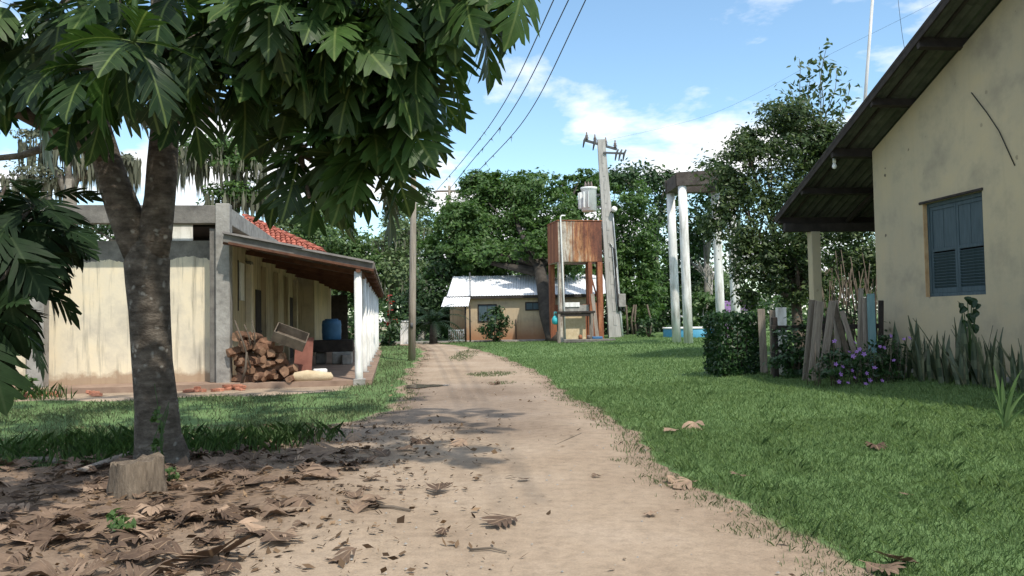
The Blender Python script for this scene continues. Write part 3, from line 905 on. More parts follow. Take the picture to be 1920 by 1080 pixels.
tile_face((0, 0, E0), (-6.8, 0, E0), ((-3.4, 3.2, E0 + H), (-3.4, 3.2, E0 + H)), 15)
tile_face((0, 10, E0), (0, 0, E0), ((-3.4, 6.8, E0 + H), (-3.4, 3.2, E0 + H)), 15)
# hip ridge tiles
for k in range(12):
    p = Vector((0, 0, E0)).lerp(Vector((-3.4, 3.2, E0 + H)), (k + .2) / 12) + Vector((0, 0, .07))
    inst('ridge_tile', tile, tr, p, frame_from(Vector((-3.4, 3.2, H)), Vector((0, 0, 1))), 1.15)

# ------------------------------------------------------------------ the house on the right
HT = math.atan(.105)
HC = Vector((7.3, 16.0, 0.0)); HG = .27
rh = empty('gable_house', HC, HT, 'cream gabled house with blue shutter window and deep dark eaves', 'house')
wy0, wy1, wz0, wz1 = -3.14, -1.57, 1.66, 3.34
RZ = lambda y: 3.55 + .417 * (2.9 - y) if y > -5.5 else 3.55 + .417 * 8.4 - .417 * (-5.5 - y)
# wall with an opening, gable top
m = MB()
def wallpiece(y0, y1, z0, z1):
    m.bx(0, .18, y0, y1, z0, z1)
def gw(y): return RZ(y) - .12
def prism(y0, y1, z0):
    m.add([(0, y0, z0), (0, y1, z0), (0, y1, gw(y1)), (0, y0, gw(y0)), (.18, y0, z0), (.18, y1, z0), (.18, y1, gw(y1)), (.18, y0, gw(y0))],
          [(0, 3, 2, 1), (4, 5, 6, 7), (3, 7, 6, 2), (0, 1, 5, 4), (1, 2, 6, 5), (0, 4, 7, 3)])
prism(wy1, 0, -.1); m.bx(0, .18, wy0, wy1, -.1, wz0); prism(wy0, wy1, wz1); prism(-5.5, wy0, -.1); prism(-13, -5.5, -.1)
m.build('gable_wall', 'plaster_right', rh)
m = MB(); m.bx(.18, 8, -.18, 0.0, -.1, 4.3); m.build('rear_wall', 'plaster_right', rh)
m = MB(); m.bx(.18, 8, -13, -12.82, -.1, 3.6); m.build('near_wall', 'plaster_right', rh)
m = MB(); m.bx(-.06, .0, -13, -.0, -.1, .36); m.build('plinth', 'concrete', rh)
# window: lintel, jamb, shutters
win = MB().bevbox(.075, .16, wy0, wy0 + .07, wz0, wz1, .005).bevbox(.075, .16, wy1 - .07, wy1, wz0, wz1, .005).bevbox(.075, .16, wy0 + .07, wy1 - .07, wz1 - .07, wz1, .005).bevbox(.075, .16, wy0 + .07, wy1 - .07, wz0, wz0 + .06, .005).build('window', 'shutter_blue', rh)
MB().bx(.002, .075, wy1 - .012, wy1 - .001, wz0, wz1).build('reveal', 'jamb_orange', win)
MB().bevbox(-.025, .074, wy0 - .03, wy1 + .08, wz1 + .001, wz1 + .045, .006).build('lintel', 'wood_dark', win)
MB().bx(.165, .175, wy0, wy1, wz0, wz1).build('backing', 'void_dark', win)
my = (wy0 + wy1) / 2
slat = MB().box((0, 0, 0), (.012, .60, .062), Matrix.Rotation(R(-38), 3, 'Y')).mesh('slat'); slat.materials.append(M['shutter_blue'])
for (a, b) in ((wy0 + .075, my - .004), (my + .004, wy1 - .075)):
    w = b - a; zs = wz0 + .80
    m = MB(); s_ = .055
    m.bevbox(.088, .125, a, a + s_, wz0 + .062, wz1 - .072, .004); m.bevbox(.088, .125, b - s_, b, wz0 + .062, wz1 - .072, .004)
    m.bevbox(.088, .125, a + s_, b - s_, wz0 + .062, wz0 + .15, .004)
    m.bevbox(.088, .125, a + s_, b - s_, zs, zs + .06, .004); m.bevbox(.088, .125, a + s_, b - s_, wz1 - .14, wz1 - .073, .004)
    m.build('shutter_frame', 'shutter_blue', win)
    for k in range(2):
        y0 = a + s_ + (w - 2 * s_) * k / 2; y1 = a + s_ + (w - 2 * s_) * (k + 1) / 2
        MB().bevbox(.098, .112, y0 + .004, y1 - .004, zs + .06, wz1 - .14, .004).build('plank', 'shutter_blue', win)
    for k in range(12):
        z = wz0 + .175 + k * (zs - wz0 - .2) / 11.6
        o = inst('slat', slat, win, (.106, (a + b) / 2, z)); o.scale = (1, (w - 2 * s_) / .60, 1)
# roof: sheets on purlins, verge board
pitch = math.atan(.417); rl = 8.4 / math.cos(pitch)
def slope_pt(y, dz=0): return Vector((0, y, RZ(y) + dz))
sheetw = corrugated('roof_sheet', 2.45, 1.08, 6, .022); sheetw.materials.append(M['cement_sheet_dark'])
rot_far = frame_from(Vector((1, 0, 0)), Vector((0, math.sin(pitch), math.cos(pitch))))   # +Y along ridge
def slope_rot(sgn):
    # local +X down the slope, +Y along the house's +X
    d = Vector((0, sgn * math.cos(pitch), -math.sin(pitch))); y_ = Vector((1, 0, 0)); z_ = d.cross(y_)
    if z_.z < 0: y_ = -y_; z_ = d.cross(y_)
    return Matrix((d, y_, z_)).transposed(), y_
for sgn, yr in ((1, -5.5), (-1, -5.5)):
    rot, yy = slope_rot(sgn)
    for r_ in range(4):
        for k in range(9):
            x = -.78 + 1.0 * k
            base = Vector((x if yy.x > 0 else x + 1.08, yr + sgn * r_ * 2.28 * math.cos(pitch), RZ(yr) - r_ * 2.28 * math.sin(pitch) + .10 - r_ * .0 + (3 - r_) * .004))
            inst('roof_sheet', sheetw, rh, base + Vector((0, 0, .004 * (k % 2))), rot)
# purlins (ends stick out past the wall) and verge rafters
for y in (2.75, 1.55, .2, -1.3, -2.75, -4.2, -5.35, -7.4, -9.6, -12.0):
    z = RZ(y); w_ = .15 if y not in (.2, -2.75) else .20
    MB().box((3.55, y, z - .035), (8.62, .085, w_), Matrix.Rotation(-pitch if y > -5.5 else pitch, 3, 'X')).build('purlin', 'wood_dark', rh)
for sgn in (1, -1):
    ya, yb = -5.5, -5.5 + sgn * 8.4
    c = Vector((-.76, (ya + yb) / 2, (RZ(ya) + RZ(yb)) / 2 + .06)); MB().box(c, (.035, rl, .16), Matrix.Rotation(-pitch * sgn, 3, 'X')).build('verge_board', 'wood_dark', rh)
    for x in (-.42,):
        MB().box((x, (ya + yb) / 2, (RZ(ya) + RZ(yb)) / 2 + .062), (.05, rl - .1, .04), Matrix.Rotation(-pitch * sgn, 3, 'X')).build('batten', 'wood_dark', rh)
# verandah at the far side: eave beam, post, rafters
MB().bevbox(-.7, 7.9, 2.52, 2.66, 3.30, 3.50, .01).build('eave_beam', 'wood_dark', rh)
for x in (.02, 3.6, 7.2):
    MB().bevbox(x - .11, x + .11, 2.48, 2.70, -.05, 3.30, .012).build('porch_post', 'plaster_right' if x < 1 else 'plaster_right', rh)
for x in (.9, 2.4, 3.9, 5.4, 6.9):
    ya, yb = 0.0, 2.8
    MB().box((x, 1.4, (RZ(ya) + RZ(yb)) / 2 - .10), (.07, 2.8 / math.cos(pitch), .10), Matrix.Rotation(-pitch, 3, 'X')).build('rafter', 'wood_dark', rh)
# cable down the wall
m = MB(); m.tube([(-.012, -3.0, 4.98), (-.014, -3.35, 4.55), (-.014, -3.6, 4.2), (-.012, -3.9, 3.6)], .008, 5); m.build('wall_cable', 'cable_black', rh)
# bulb under the eave
bulb = empty('eave_lamp', HC + Matrix.Rotation(HT, 3, 'Z') @ Vector((-.62, .35, RZ(.35) - .08)), HT, 'small white bulb hanging in its holder under the dark eave', 'lamp')
MB().tube([(0, 0, .05), (0, 0, -.06)], [.03, .035], 10).build('holder', 'pvc_white', bulb)
MB().tube([(0, 0, -.055), (0, 0, -.09), (0, 0, -.13), (0, 0, -.17), (0, 0, -.185)], [.022, .035, .048, .034, .008], 12).build('bulb', 'bulb_glass', bulb)
# antenna mast rising behind the roof
b0 = P(1620, 212, 17.6)
mast = empty('antenna_mast', (b0.x, b0.y, 4.3), 0, 'thin white mast rising from behind the dark roof edge', 'mast')
tp = P(1636, 0, 17.6); d = (tp - b0)
base = Vector((0, 0, 0)); st = b0 - Vector((b0.x, b0.y, 4.3)); st = st - d * (st.z / d.z)
MB().tube([st, st + d * 1.2, st + d * 2.6], [.042, .036, .03], 8).build('pole', 'white_pillar', mast)
MB().tube([st + d * 1.62, st + d * 1.78], [.045, .045], 8).build('clamp', 'red_brown_board', mast)
MB().tube([st + d * 2.5 + Vector((-.5, 0, 0)), st + d * 2.5 + Vector((.5, 0, 0))], [.012, .012], 6).build('cross_bar', 'steel_grey', mast)
def guy(px0, py0, Y0, px1, py1, Y1, name, label, r=.006):
    a, b = P(px0, py0, Y0), P(px1, py1, Y1)
    pts = [a.lerp(b, k / 8) - Vector((0, 0, .15 * math.sin(math.pi * k / 8))) for k in range(9)]
    return tag(MB().tube(pts, r, 4).build(name, 'cable_black'), label, 'wire')

# ------------------------------------------------------------------ far house under the mango tree
fh = empty('far_house', (0, 44.9, .12), R(-1.5), 'low cream house with white metal roof beyond the track', 'house')
def fx(px): return (px - 960) / FPX * 44.9
m = MB(); m.bx(fx(873), 4.6, 0, .2, 0, 2.66); m.build('front_wall', 'plaster_far', fh)
m = MB(); m.bx(fx(873), fx(873) + .2, .2, 7, 0, 2.66); m.build('side_wall', 'plaster_far', fh)
m = MB(); m.bx(fx(835), fx(873), 2.2, 2.4, 0, 2.7); m.build('porch_wall', 'plaster_far', fh)
fs_ = corrugated('metal_sheet', 4.0, 1.05, 7, .015); fs_.materials.append(M['metal_roof'])
pt = math.atan2(1.25, 3.6)
dvec = Vector((0, -math.cos(pt), -math.sin(pt))); yv = Vector((-1, 0, 0)); zv = dvec.cross(yv)
if zv.z < 0: yv = -yv; zv = dvec.cross(yv)
rotf = Matrix((dvec, yv, zv)).transposed()
for k in range(9):
    x = fx(838) + k * 1.0
    inst('roof_sheet', fs_, fh, (x if yv.x > 0 else x + 1.05, 3.45, 3.90 + .004 * (k % 2)), rotf)
    bk = Matrix((Vector((0, math.cos(pt), -math.sin(pt))), -yv, zv)).transposed()
short = corrugated('metal_sheet_short', 1.7, .75, 5, .015); short.materials.append(M['metal_roof'])
for k in range(2):
    x = fx(833) + k * .72
    inst('porch_sheet', short, fh, (x if yv.x > 0 else x + .75, -.2, 2.56), rotf)
MB().bx(fx(838), 5.0, -.30, -.24, 2.42, 2.56).build('fascia', 'wood_dark', fh)
MB().tube([(fx(882), -.34, 3.9), (fx(882), -.34, 2.6)], [.03, .03], 6).build('vent_pipe', 'steel_dark', fh)
for x in (fx(876), fx(884)):
    MB().tube([(x, -1.5, 0), (x, -1.5, 2.05)], [.045, .045], 8).build('porch_post', 'wood_dark', fh)
for a, b, z0, z1 in ((fx(895), fx(931), 1.12, 2.12), (fx(984), fx(1013), 1.72, 2.2)):
    w_ = MB().bevbox(a, b, -.05, -.001, z0, z1, .01).build('window', 'wood_dark', fh)
    MB().bx(a + .07, (a + b) / 2 - .02, -.062, -.051, z0 + .07, z1 - .07).build('pane', 'shutter_blue', w_)
    MB().bx((a + b) / 2 + .02, b - .07, -.062, -.051, z0 + .07, z1 - .07).build('pane', 'shutter_blue', w_)
MB().tube([(fx(966), -.04, 0), (fx(966), -.04, 1.25)], [.025, .025], 6).build('drain_pipe', 'wood_dark', fh)
gt = empty('porch_gate', (fx(858), 43.4, gzf(-3, 43.4)), 0, 'low grey barred gate beside the palm at the far house', 'gate')
MB().bx(-.42, .42, -.03, .03, .62, .68).bx(-.42, .42, -.03, .03, .1, .15).build('rail', 'steel_grey', gt)
for k in range(9): MB().tube([(-.4 + k * .1, 0, .0), (-.4 + k * .1, 0, .72)], [.018, .018], 6).build('bar', 'steel_grey', gt)

# ------------------------------------------------------------------ rusty tank tower
def onG(px, Y):
    p = GX(px, Y); return p
tb = onG(1091, 41.0)
tw = empty('tank_tower', tb, R(12), 'rusty steel water tank on a square tower frame beside the pole', 'water tower')
Wt, Dt = 2.35, 2.1; zt0, zt1 = 4.05, 6.15
m = MB(); m.bevbox(-Wt / 2, Wt / 2, 0, Dt, zt0, zt1, .02); m.build('tank', 'rust_white', tw)
m = MB(); m.bx(-Wt / 2 - .012, -Wt / 2 - .001, .02, Dt - .02, zt0 + .02, zt1 - .02); m.build('tank_side_plate', 'rust_steel', tw)
for x in (-.4, .4):
    MB().bx(x - .02, x + .02, -.015, -.001, zt0 + .05, zt1 - .05).build('seam_strip', 'rust_steel', tw)
MB().bevbox(-Wt / 2 - .03, Wt / 2 + .03, -.03, Dt + .03, zt1 + .001, zt1 + .06, .01).build('rim', 'rust_steel', tw)
for x in (-Wt / 2 + .14, Wt / 2 - .14):
    for y in (.14, Dt - .14):
        mt = 'rust_white' if (x < 0 and y < 1) else 'rust_steel'
        MB().bevbox(x - .14, x + .14, y - .14, y + .14, -.1, zt0 - .001, .012).build('leg', mt, tw)
MB().bevbox(.40, .62, .02, .2, 1.5, zt0 - .001, .01).build('inner_leg', 'rust_steel', tw)
m = MB(); m.box((.72, .3, 3.0), (.07, .07, 2.4), Matrix.Rotation(R(-16), 3, 'Y')); m.build('brace', 'rust_steel', tw)
MB().bx(-Wt / 2 + .29, .4, .05, .17, 1.5, 1.85).build('low_panel', 'concrete', tw)
MB().bx(-Wt / 2 + .3, -.1, .0, .049, 1.75, 1.98).build('white_plank', 'white_paint', tw)
MB().bx(-Wt / 2 + .29, .39, .6, .7, -.05, 1.45).build('back_panel', 'sack_cream', tw)
MB().bx(.63, Wt / 2 - .285, .1, .16, -.05, 1.95).build('rust_sheet', 'rust_steel', tw)
MB().bx(-Wt / 2 + .29, Wt / 2 - .29, Dt - .2, Dt - .1, -.05, 1.9).build('rear_sheet', 'rust_steel', tw)
pp = MB(); pp.tube([(-.92, -.1, 0), (-.98, -.1, 3), (-1.05, -.1, 6.35), (-.98, -.1, 6.42), (-.80, -.1, 6.42)], [.035] * 5, 8)
pp.build('water_pipe', 'pvc_white', tw)
bench = empty('work_bench', tb + Vector((-.42, -1.25, 0)), R(4), 'dark weathered work bench in front of the tank tower', 'bench')
MB().bevbox(-.95, .95, -.3, .3, 1.42, 1.52, .01).build('bench_top', 'wood_dark', bench)
MB().bevbox(-.88, .88, -.25, -.2, 1.26, 1.415, .008).build('apron', 'wood_dark', bench)
for x in (-.85, .78):
    for y in (-.22, .22): MB().bevbox(x - .06, x + .06, y - .05, y + .05, -.1, 1.415, .008).build('leg', 'wood_grey', bench)
slab = tag(MB().bevbox(-1.05, 1.45, -.35, .35, 0, .16, .02).build('concrete_step', 'concrete_dark'), 'low dark slab lying before the tank tower bench', 'slab')
slab.location = tb + Vector((0, -1.8, -.02)); slab.rotation_euler.z = R(-6)
for k, (x, h, mt, lb_, cat_) in enumerate(((-.25, .22, 'rust_steel', 'small rusty can standing on the slab by the bench', 'can'), (.16, .2, 'porcelain', 'small brown pot standing on the slab by the bench', 'pot'))):
    o = tag(MB().tube([(0, 0, 0), (0, 0, h * .7), (0, 0, h)], [.09, .1, .05], 10).build('paint_can' if k == 0 else 'clay_pot', mt), lb_, cat_)
    o.location = slab.location + Vector((x, 0, .16))
o = tag(MB().bevbox(-.25, .25, -.14, .14, 0, .12, .02).build('blue_tray', 'blue_plastic'), 'blue plastic tray on the slab under the bench', 'tray')
o.location = slab.location + Vector((.58, 0, .16))
# leaning plank at the tower
o = tag(MB().bevbox(-.09, .09, -.02, .02, 0, 2.5, .006).build('leaning_plank', 'wood_grey'), 'grey plank leaning upright against the tank tower', 'plank')
o.location = tb + Vector((.72, -.75, -.03)); o.rotation_euler = (R(-13), R(-4), 0)
# teal bag hanging from the bench end
g0 = P(1041, 598, 39.6)
bag = empty('hanging_bag', g0, 0, 'turquoise plastic bag hanging from the end of the bench', 'bag')
m = MB(); m.tube([(0, 0, -.28), (0, 0, -.22), (.01, 0, -.05), (0, 0, .08), (0, 0, .16)], [.05, .16, .18, .12, .05], 12, wob=.35, flat=.7); m.build('bag_body', 'teal_plastic', bag)
MB().tube([(-.05, 0, .14), (-.04, .0, .36), (.04, 0, .36), (.05, 0, .14)], .015, 6).build('handle', 'teal_plastic', bag)

# ------------------------------------------------------------------ concrete utility pole with transformer
ub = onG(1154, 43.0); ut = P(1127, 262, 43.0)
up = empty('utility_pole', ub, 0, 'concrete utility pole with white transformer and a crown of insulators', 'utility pole')
D = ut - ub; Hp = D.length
def pol(t, dx=0, dy=0): return D * t + Vector((dx, dy, 0))
m = MB()
n = 10
for k in range(n):
    pass
rb, rtp = .38, .20
m.add([tuple(pol(0, x * rb, y * rb * .7) - Vector((0, 0, .1))) for x, y in ((-1, -1), (1, -1), (1, 1), (-1, 1))] + [tuple(pol(1, x * rtp, y * rtp * .7)) for x, y in ((-1, -1), (1, -1), (1, 1), (-1, 1))],
      [(0, 3, 2, 1), (4, 5, 6, 7), (0, 1, 5, 4), (1, 2, 6, 5), (2, 3, 7, 6), (3, 0, 4, 7)])
m.build('shaft', 'concrete_pole', up)
for k in range(13):   # the recessed web of the pole shows as darker notches between ribs
    t0 = .06 + k * .068; w = .5 * (rb + (rtp - rb) * t0)
    c = pol(t0 + .025, 0, -(rb + (rtp - rb) * (t0)) * .7 - .004); MB().box(c, (w, .02, Hp * .045)).build('web_panel', 'concrete_pole', up)
ca = MB(); A = pol(.985, -.95, -.25) + Vector((0, 0, .1)); Bq = pol(.955, .85, .25); ca.box((A + Bq) / 2, ((Bq - A).length, .1, .12), Vector((1, 0, 0)).rotation_difference((Bq - A).normalized()).to_matrix()); ca.build('crossarm', 'steel_dark', up)
ca = MB(); A2 = pol(.93, .05, -.2); B2 = pol(.925, 1.15, -.15); ca.box((A2 + B2) / 2, ((B2 - A2).length, .08, .1), Vector((1, 0, 0)).rotation_difference((B2 - A2).normalized()).to_matrix()); ca.build('crossarm', 'steel_dark', up)
def insul(p, h=.42, r=.12):
    m = MB(); zs = [0, .04, .08, .12, .16, .2, .26, h]
    m.tube([p + Vector((0, 0, z)) for z in zs], [.03, r, .04, r, .04, r * .8, .05, .03], 10); m.build('insulator', 'porcelain', up)
for f in (.08, .33, .66, .95): insul(A.lerp(Bq, f) + Vector((0, 0, .06)))
for f, s in ((.0, 1), (.3, 1), (.62, 0), (.8, 0), (1.0, 0)):
    p = (A.lerp(Bq, f) if s else A2.lerp(B2, f)) + Vector((0, -.1, -.05))
    MB().tube([p + Vector((.1, -.1, .22)), p, p + Vector((-.08, -.05, -.38))], [.04, .065, .03], 8).build('fuse_cutout', 'steel_dark', up)
# transformer
tc_ = pol(.70, -.90, -.1)
m = MB(); m.tube([tc_ + Vector((0, 0, z)) for z in (-.70, -.65, .46, .50, .60)], [.34, .41, .41, .45, .45], 20); tf = m.build('transformer', 'transformer_paint', up)
for k in range(5):
    a = R(150 + k * 28); c = tc_ + Vector((math.cos(a) * .50, math.sin(a) * .50, -.1)); MB().box(c, (.18, .03, .85), Matrix.Rotation(a, 3, 'Z')).build('cooling_fin', 'transformer_paint', tf)
for k in range(3): MB().tube([tc_ + Vector((-.18 + k * .16, -.05, .60)), tc_ + Vector((-.18 + k * .16, -.05, .72)), tc_ + Vector((-.18 + k * .16, -.05, .92))], [.055, .07, .025], 8).build('bushing', 'porcelain', tf)
MB().box(tc_ + Vector((.5, 0, .2)), (.42, .1, .1)).box(tc_ + Vector((.5, 0, -.45)), (.42, .1, .1)).build('bracket', 'steel_dark', up)
l_ = pol(.64, .34, -.28)
lampu = MB().tube([l_, l_ + Vector((.05, -.1, .02)), l_ + Vector((.1, -.2, .03))], [.14, .17, .1], 12).build('street_lamp_head', 'pvc_white', up)
MB().tube([pol(.62, .1, -.1), l_], .03, 6).build('lamp_arm', 'steel_dark', up)
for k, (x, t1) in enumerate(((.10, .46), (.19, .44), (.28, .62))):
    pts = [pol(t, x + .06 * (1 - t), -.30 + .1 * t) for t in np.linspace(.13, t1, 8)]
    if k < 2: pts += [pol(t1 + .012, x - .06, -.24)]
    MB().tube(pts, [.035 if k != 1 else .05] * len(pts), 8).build('conduit', 'steel_grey' if k != 1 else 'cable_black', up)
MB().tube([pol(.0, .33, -.27), pol(.35, .27, -.24)], [.05, .05], 8).build('conduit', 'pvc_white', up)
bc = pol(.185, .44, -.25); mb_ = MB().bevbox(bc.x - .19, bc.x + .19, bc.y - .12, bc.y + .12, bc.z - .35, bc.z + .35, .02).build('meter_box', 'concrete', up)
MB().tube([pol(.3, .2, -.3), pol(.16, .2, -.33), pol(.135, .35, -.34), pol(.13, .5, -.3), pol(.16, .52, -.26)], .045, 8).build('looped_cable', 'cable_black', up)

# ------------------------------------------------------------------ white pillar frame (old tank stand)
wpb = onG(1290, 31.0)
wp = empty('pillar_frame', wpb, 0, 'four tall white pillars carrying a dark concrete ring beam', 'tank stand')
p2 = Vector((0, 0, 0)); q = []
tops = {}
spots = [(1290, 31.0, 342), (1268, 32.9, 354), (1381, 30.6, 342), (1352, 32.6, 354)]
for k, (px, Y, ty) in enumerate(spots):
    b_ = GX(px, Y); t_ = P({1290: 1279, 1268: 1257, 1381: 1369, 1352: 1341}[px], ty, Y)
    t_.z = 6.45
    MB().tube([b_ - wpb - Vector((0, 0, .1)), b_.lerp(t_, .3) - wpb, b_.lerp(t_, .7) - wpb, t_ - wpb], [.18, .178, .172, .168], 18).build('pillar', 'white_pillar', wp)
    tops[k] = t_ - wpb
cx = sum((tops[k] for k in tops), Vector()) / 4
order = [0, 2, 3, 1]
for a_, b_ in zip(order, order[1:] + order[:1]):
    A, Bq = tops[a_], tops[b_]; d = (Bq - A).normalized(); A2 = A - d * .2; B2 = Bq + d * .2
    ext = .0 if (a_, b_) in ((0, 2), (3, 1)) else -.21
    rot = Vector((1, 0, 0)).rotation_difference(d).to_matrix()
    c = (A + Bq) / 2 + Vector((0, 0, .26)); MB().box(c, ((Bq - A).length + .42 + 2 * ext * 2, .40, .52), rot).build('ring_beam', 'ring_concrete', wp)

# ------------------------------------------------------------------ wooden pole and the wires
wb = G(772, 676); wt = P(776, 300, wb.y)
wo = empty('wooden_pole', wb, 0, 'bare weathered wooden pole standing left of the dirt track', 'pole')
MB().tube([Vector((0, 0, -.1)), (wt - wb) * .3, (wt - wb) * .7, wt - wb], [.125, .118, .105, .09], 12, wob=.06).build('shaft', 'wood_pole', wo)
MB().tube([(wt - wb) * .985 + Vector((-.3, 0, 0)), (wt - wb) * .985 + Vector((.3, 0, 0))], .03, 6).build('crossbar', 'wood_pole', wo)
for x in (-.22, .22): MB().tube([(wt - wb) * .99 + Vector((x, 0, .03)), (wt - wb) * .99 + Vector((x, 0, .15))], [.045, .03], 8).build('insulator', 'porcelain', wo)
MB().tube([(wt - wb) * .16 + Vector((0, -.12, 0)), (wt - wb) * .185 + Vector((0, -.15, 0))], .05, 6).build('bracket', 'steel_dark', wo)
fpb = Vector((-4.75, 62.0, gzf(-4.75, 62)))
fp_ = empty('distant_pole', fpb, 0, 'thin distant pole where the wires meet above the mango trees', 'pole')
MB().tube([(0, 0, -.1), (0, 0, 11.7)], [.16, .11], 8).build('shaft', 'wood_pole', fp_)
MB().bx(-1.1, 1.1, -.06, .06, 11.2, 11.34).build('crossarm', 'wood_grey', fp_)
def wire(name, label, pts_px, r):
    """pixel, distance control points joined smoothly"""
    ps = [P(*p) if len(p) == 3 and not isinstance(p, Vector) else p for p in pts_px]
    out = []
    n_ = len(ps)
    for k in range(n_ - 1):
        p0 = ps[max(k - 1, 0)]; p1 = ps[k]; p2_ = ps[k + 1]; p3 = ps[min(k + 2, n_ - 1)]
        for s in range(10):
            t_ = s / 10
            out.append(.5 * ((2 * p1) + (-p0 + p2_) * t_ + (2 * p0 - 5 * p1 + 4 * p2_ - p3) * t_ * t_ + (-p0 + 3 * p1 - 3 * p2_ + p3) * t_ ** 3))
    out.append(ps[-1])
    o = empty(name, out[0], 0, label, 'wire', 'overhead wires along the track')
    MB().tube([p - out[0] for p in out], [r * (.5 + .5 * min(1, p.y / 40)) if p.y > 0 else r * .5 for p in out], 5).build('strand', 'cable_black', o)
    return o, out
W3 = []
for k, (x0, x1, x2, lab) in enumerate(((1038, 938, 868, 'left of the three slack power wires crossing the sky'), (1066, 955, 880, 'middle of the three slack power wires crossing the sky'), (1098, 985, 905, 'right of the three slack power wires crossing the sky'))):
    near = P(x0, 0, 18.5)
    y1 = (205, 215, 222)[k]; y2 = (300, 308, 312)[k]
    b_ = P(x1, y1, 31); c_ = P(x2, y2, 44); e_ = fpb + Vector((-.95 + k * .95, 0, 11.4))
    beh = near + (near - b_) * 1.4 + Vector((0, 0, .8))
    o, out = wire('power_wire', lab, [beh, near, b_, c_, e_], .02)
    W3.append((o, out))
    rr = random.Random(k)
    for j in range(7):   # air plants that have settled on the wire
        p = out[rr.randint(22, len(out) - 2)]; m = MB()
        for q in range(7):
            a = rr.uniform(0, 6.28); d = Vector((math.cos(a) * .6, math.sin(a) * .6, rr.uniform(-1, .5))) * rr.uniform(.12, .32); s_ = Vector((-d.y, d.x, 0)).normalized() * .02
            m.add([p - s_ - out[0], p + s_ - out[0], p + d - out[0]], [(0, 1, 2)])
        m.build('air_plant', 'moss_strand', o)
wire('service_wire', 'thin single wire slanting down to the wooden pole', [P(960, -110, 13), P(905, 75, 17), P(862, 200, 22), P(815, 300, 26.5), wt + Vector((0, 0, 0))], .009)
wire('tank_wire', 'thin wire running from pole top towards the house mast', [ut + Vector((.5, 0, 0)), P(1330, 215, 33), P(1560, 100, 24), P(1750, 5, 18), P(1900, -80, 15)], .004)
guy(1684, 0, 16.5, 1698, 100, 16.5, 'stay_wire', 'short thin stay wire above the house roof', .005)

# ------------------------------------------------------------------ clutter under and near the verandah
BM = Matrix.Translation((-6.34, 17.6, 0)) @ Matrix.Rotation(TH, 4, 'Z')
def L(x, y, z=0.0): return BM @ Vector((x, y, z))
rr = random.Random(8)
def split_log(seed, ln, r):
    q = random.Random(seed); m = MB(); n = 7; prof = []
    for k in range(n):
        a = 2 * math.pi * k / n; rad = r * q.uniform(.75, 1.1) * (1 if math.sin(a) > -.25 else .62); prof.append((math.cos(a) * rad, math.sin(a) * rad))
    ys = [-ln / 2, -ln / 6, ln / 5, ln / 2]; vs = []
    for y in ys:
        jx, jz, s = q.uniform(-.02, .02), q.uniform(-.02, .02), q.uniform(.88, 1.08)
        vs += [(x * s + jx, y + q.uniform(-.015, .015), z * s + jz) for x, z in prof]
    fs = [(a * n + k, a * n + (k + 1) % n, (a + 1) * n + (k + 1) % n, (a + 1) * n + k) for a in range(3) for k in range(n)]
    m.add(vs, fs); m.add([vs[k] for k in range(n)], [tuple(range(n))]); m.add([vs[3 * n + k] for k in range(n)], [tuple(range(n))[::-1]])
    me = m.mesh('split_log'); me.materials.append(M['log_bark']); me.materials.append(M['log_face'])
    me.polygons[len(fs)].material_index = 1; me.polygons[len(fs) + 1].material_index = 1
    return me
logs = [split_log(s, random.Random(s).uniform(.42, .7), random.Random(s * 3 + 1).uniform(.085, .155)) for s in range(7)]
n_l = 0
for row in range(7):
    z = .22 + row * .15; nn = max(2, int(7.6 - row * .75))
    for k in range(nn):
        x = .34 + (k + .5 * (row % 2)) * .19 + rr.uniform(-.05, .05); y = -.12 + rr.uniform(-.08, .10)
        if row == 0: y -= rr.uniform(0, .12)
        o = link('split_log', logs[rr.randrange(7)], None)
        o.matrix_world = BM @ Matrix.Translation((x, y, z + rr.uniform(-.02, .02))) @ Matrix.Rotation(R(rr.gauss(0, 38)), 4, 'Z') @ Matrix.Rotation(R(rr.uniform(-16, 16)), 4, 'X') @ Matrix.Rotation(rr.uniform(0, 6.28), 4, 'Y')
        tag(o, 'brown split log in the firewood heap by the grey corner post, ' + ('lowest course', 'second course up', 'third course up', 'middle course', 'third course from top', 'second course from top', 'topmost course')[row], 'log', 'split firewood logs heaped by the corner post'); n_l += 1
for k, (px, py, px2, py2, r_, lab) in enumerate(((440, 600, 470, 690, .022, 'crooked stick leaning against the left of the firewood heap'), (458, 608, 470, 648, .018, 'short dark stick poking up from the firewood heap'), (472, 600, 478, 645, .014, 'thin upright twig poking up behind the firewood heap'), (463, 660, 452, 722, .03, 'stout branch propped on the front of the firewood heap'))):
    a, b = P(px, py, 17.15 + .1 * (k == 2)), P(px2, py2, 17.2)
    mid = a.lerp(b, .5) + Vector((.03, 0, -.02))
    tag(MB().tube([a, mid, b], [r_ * .7, r_ * .9, r_], 6, wob=.3).build('stick', 'twig_brown'), lab, 'stick')
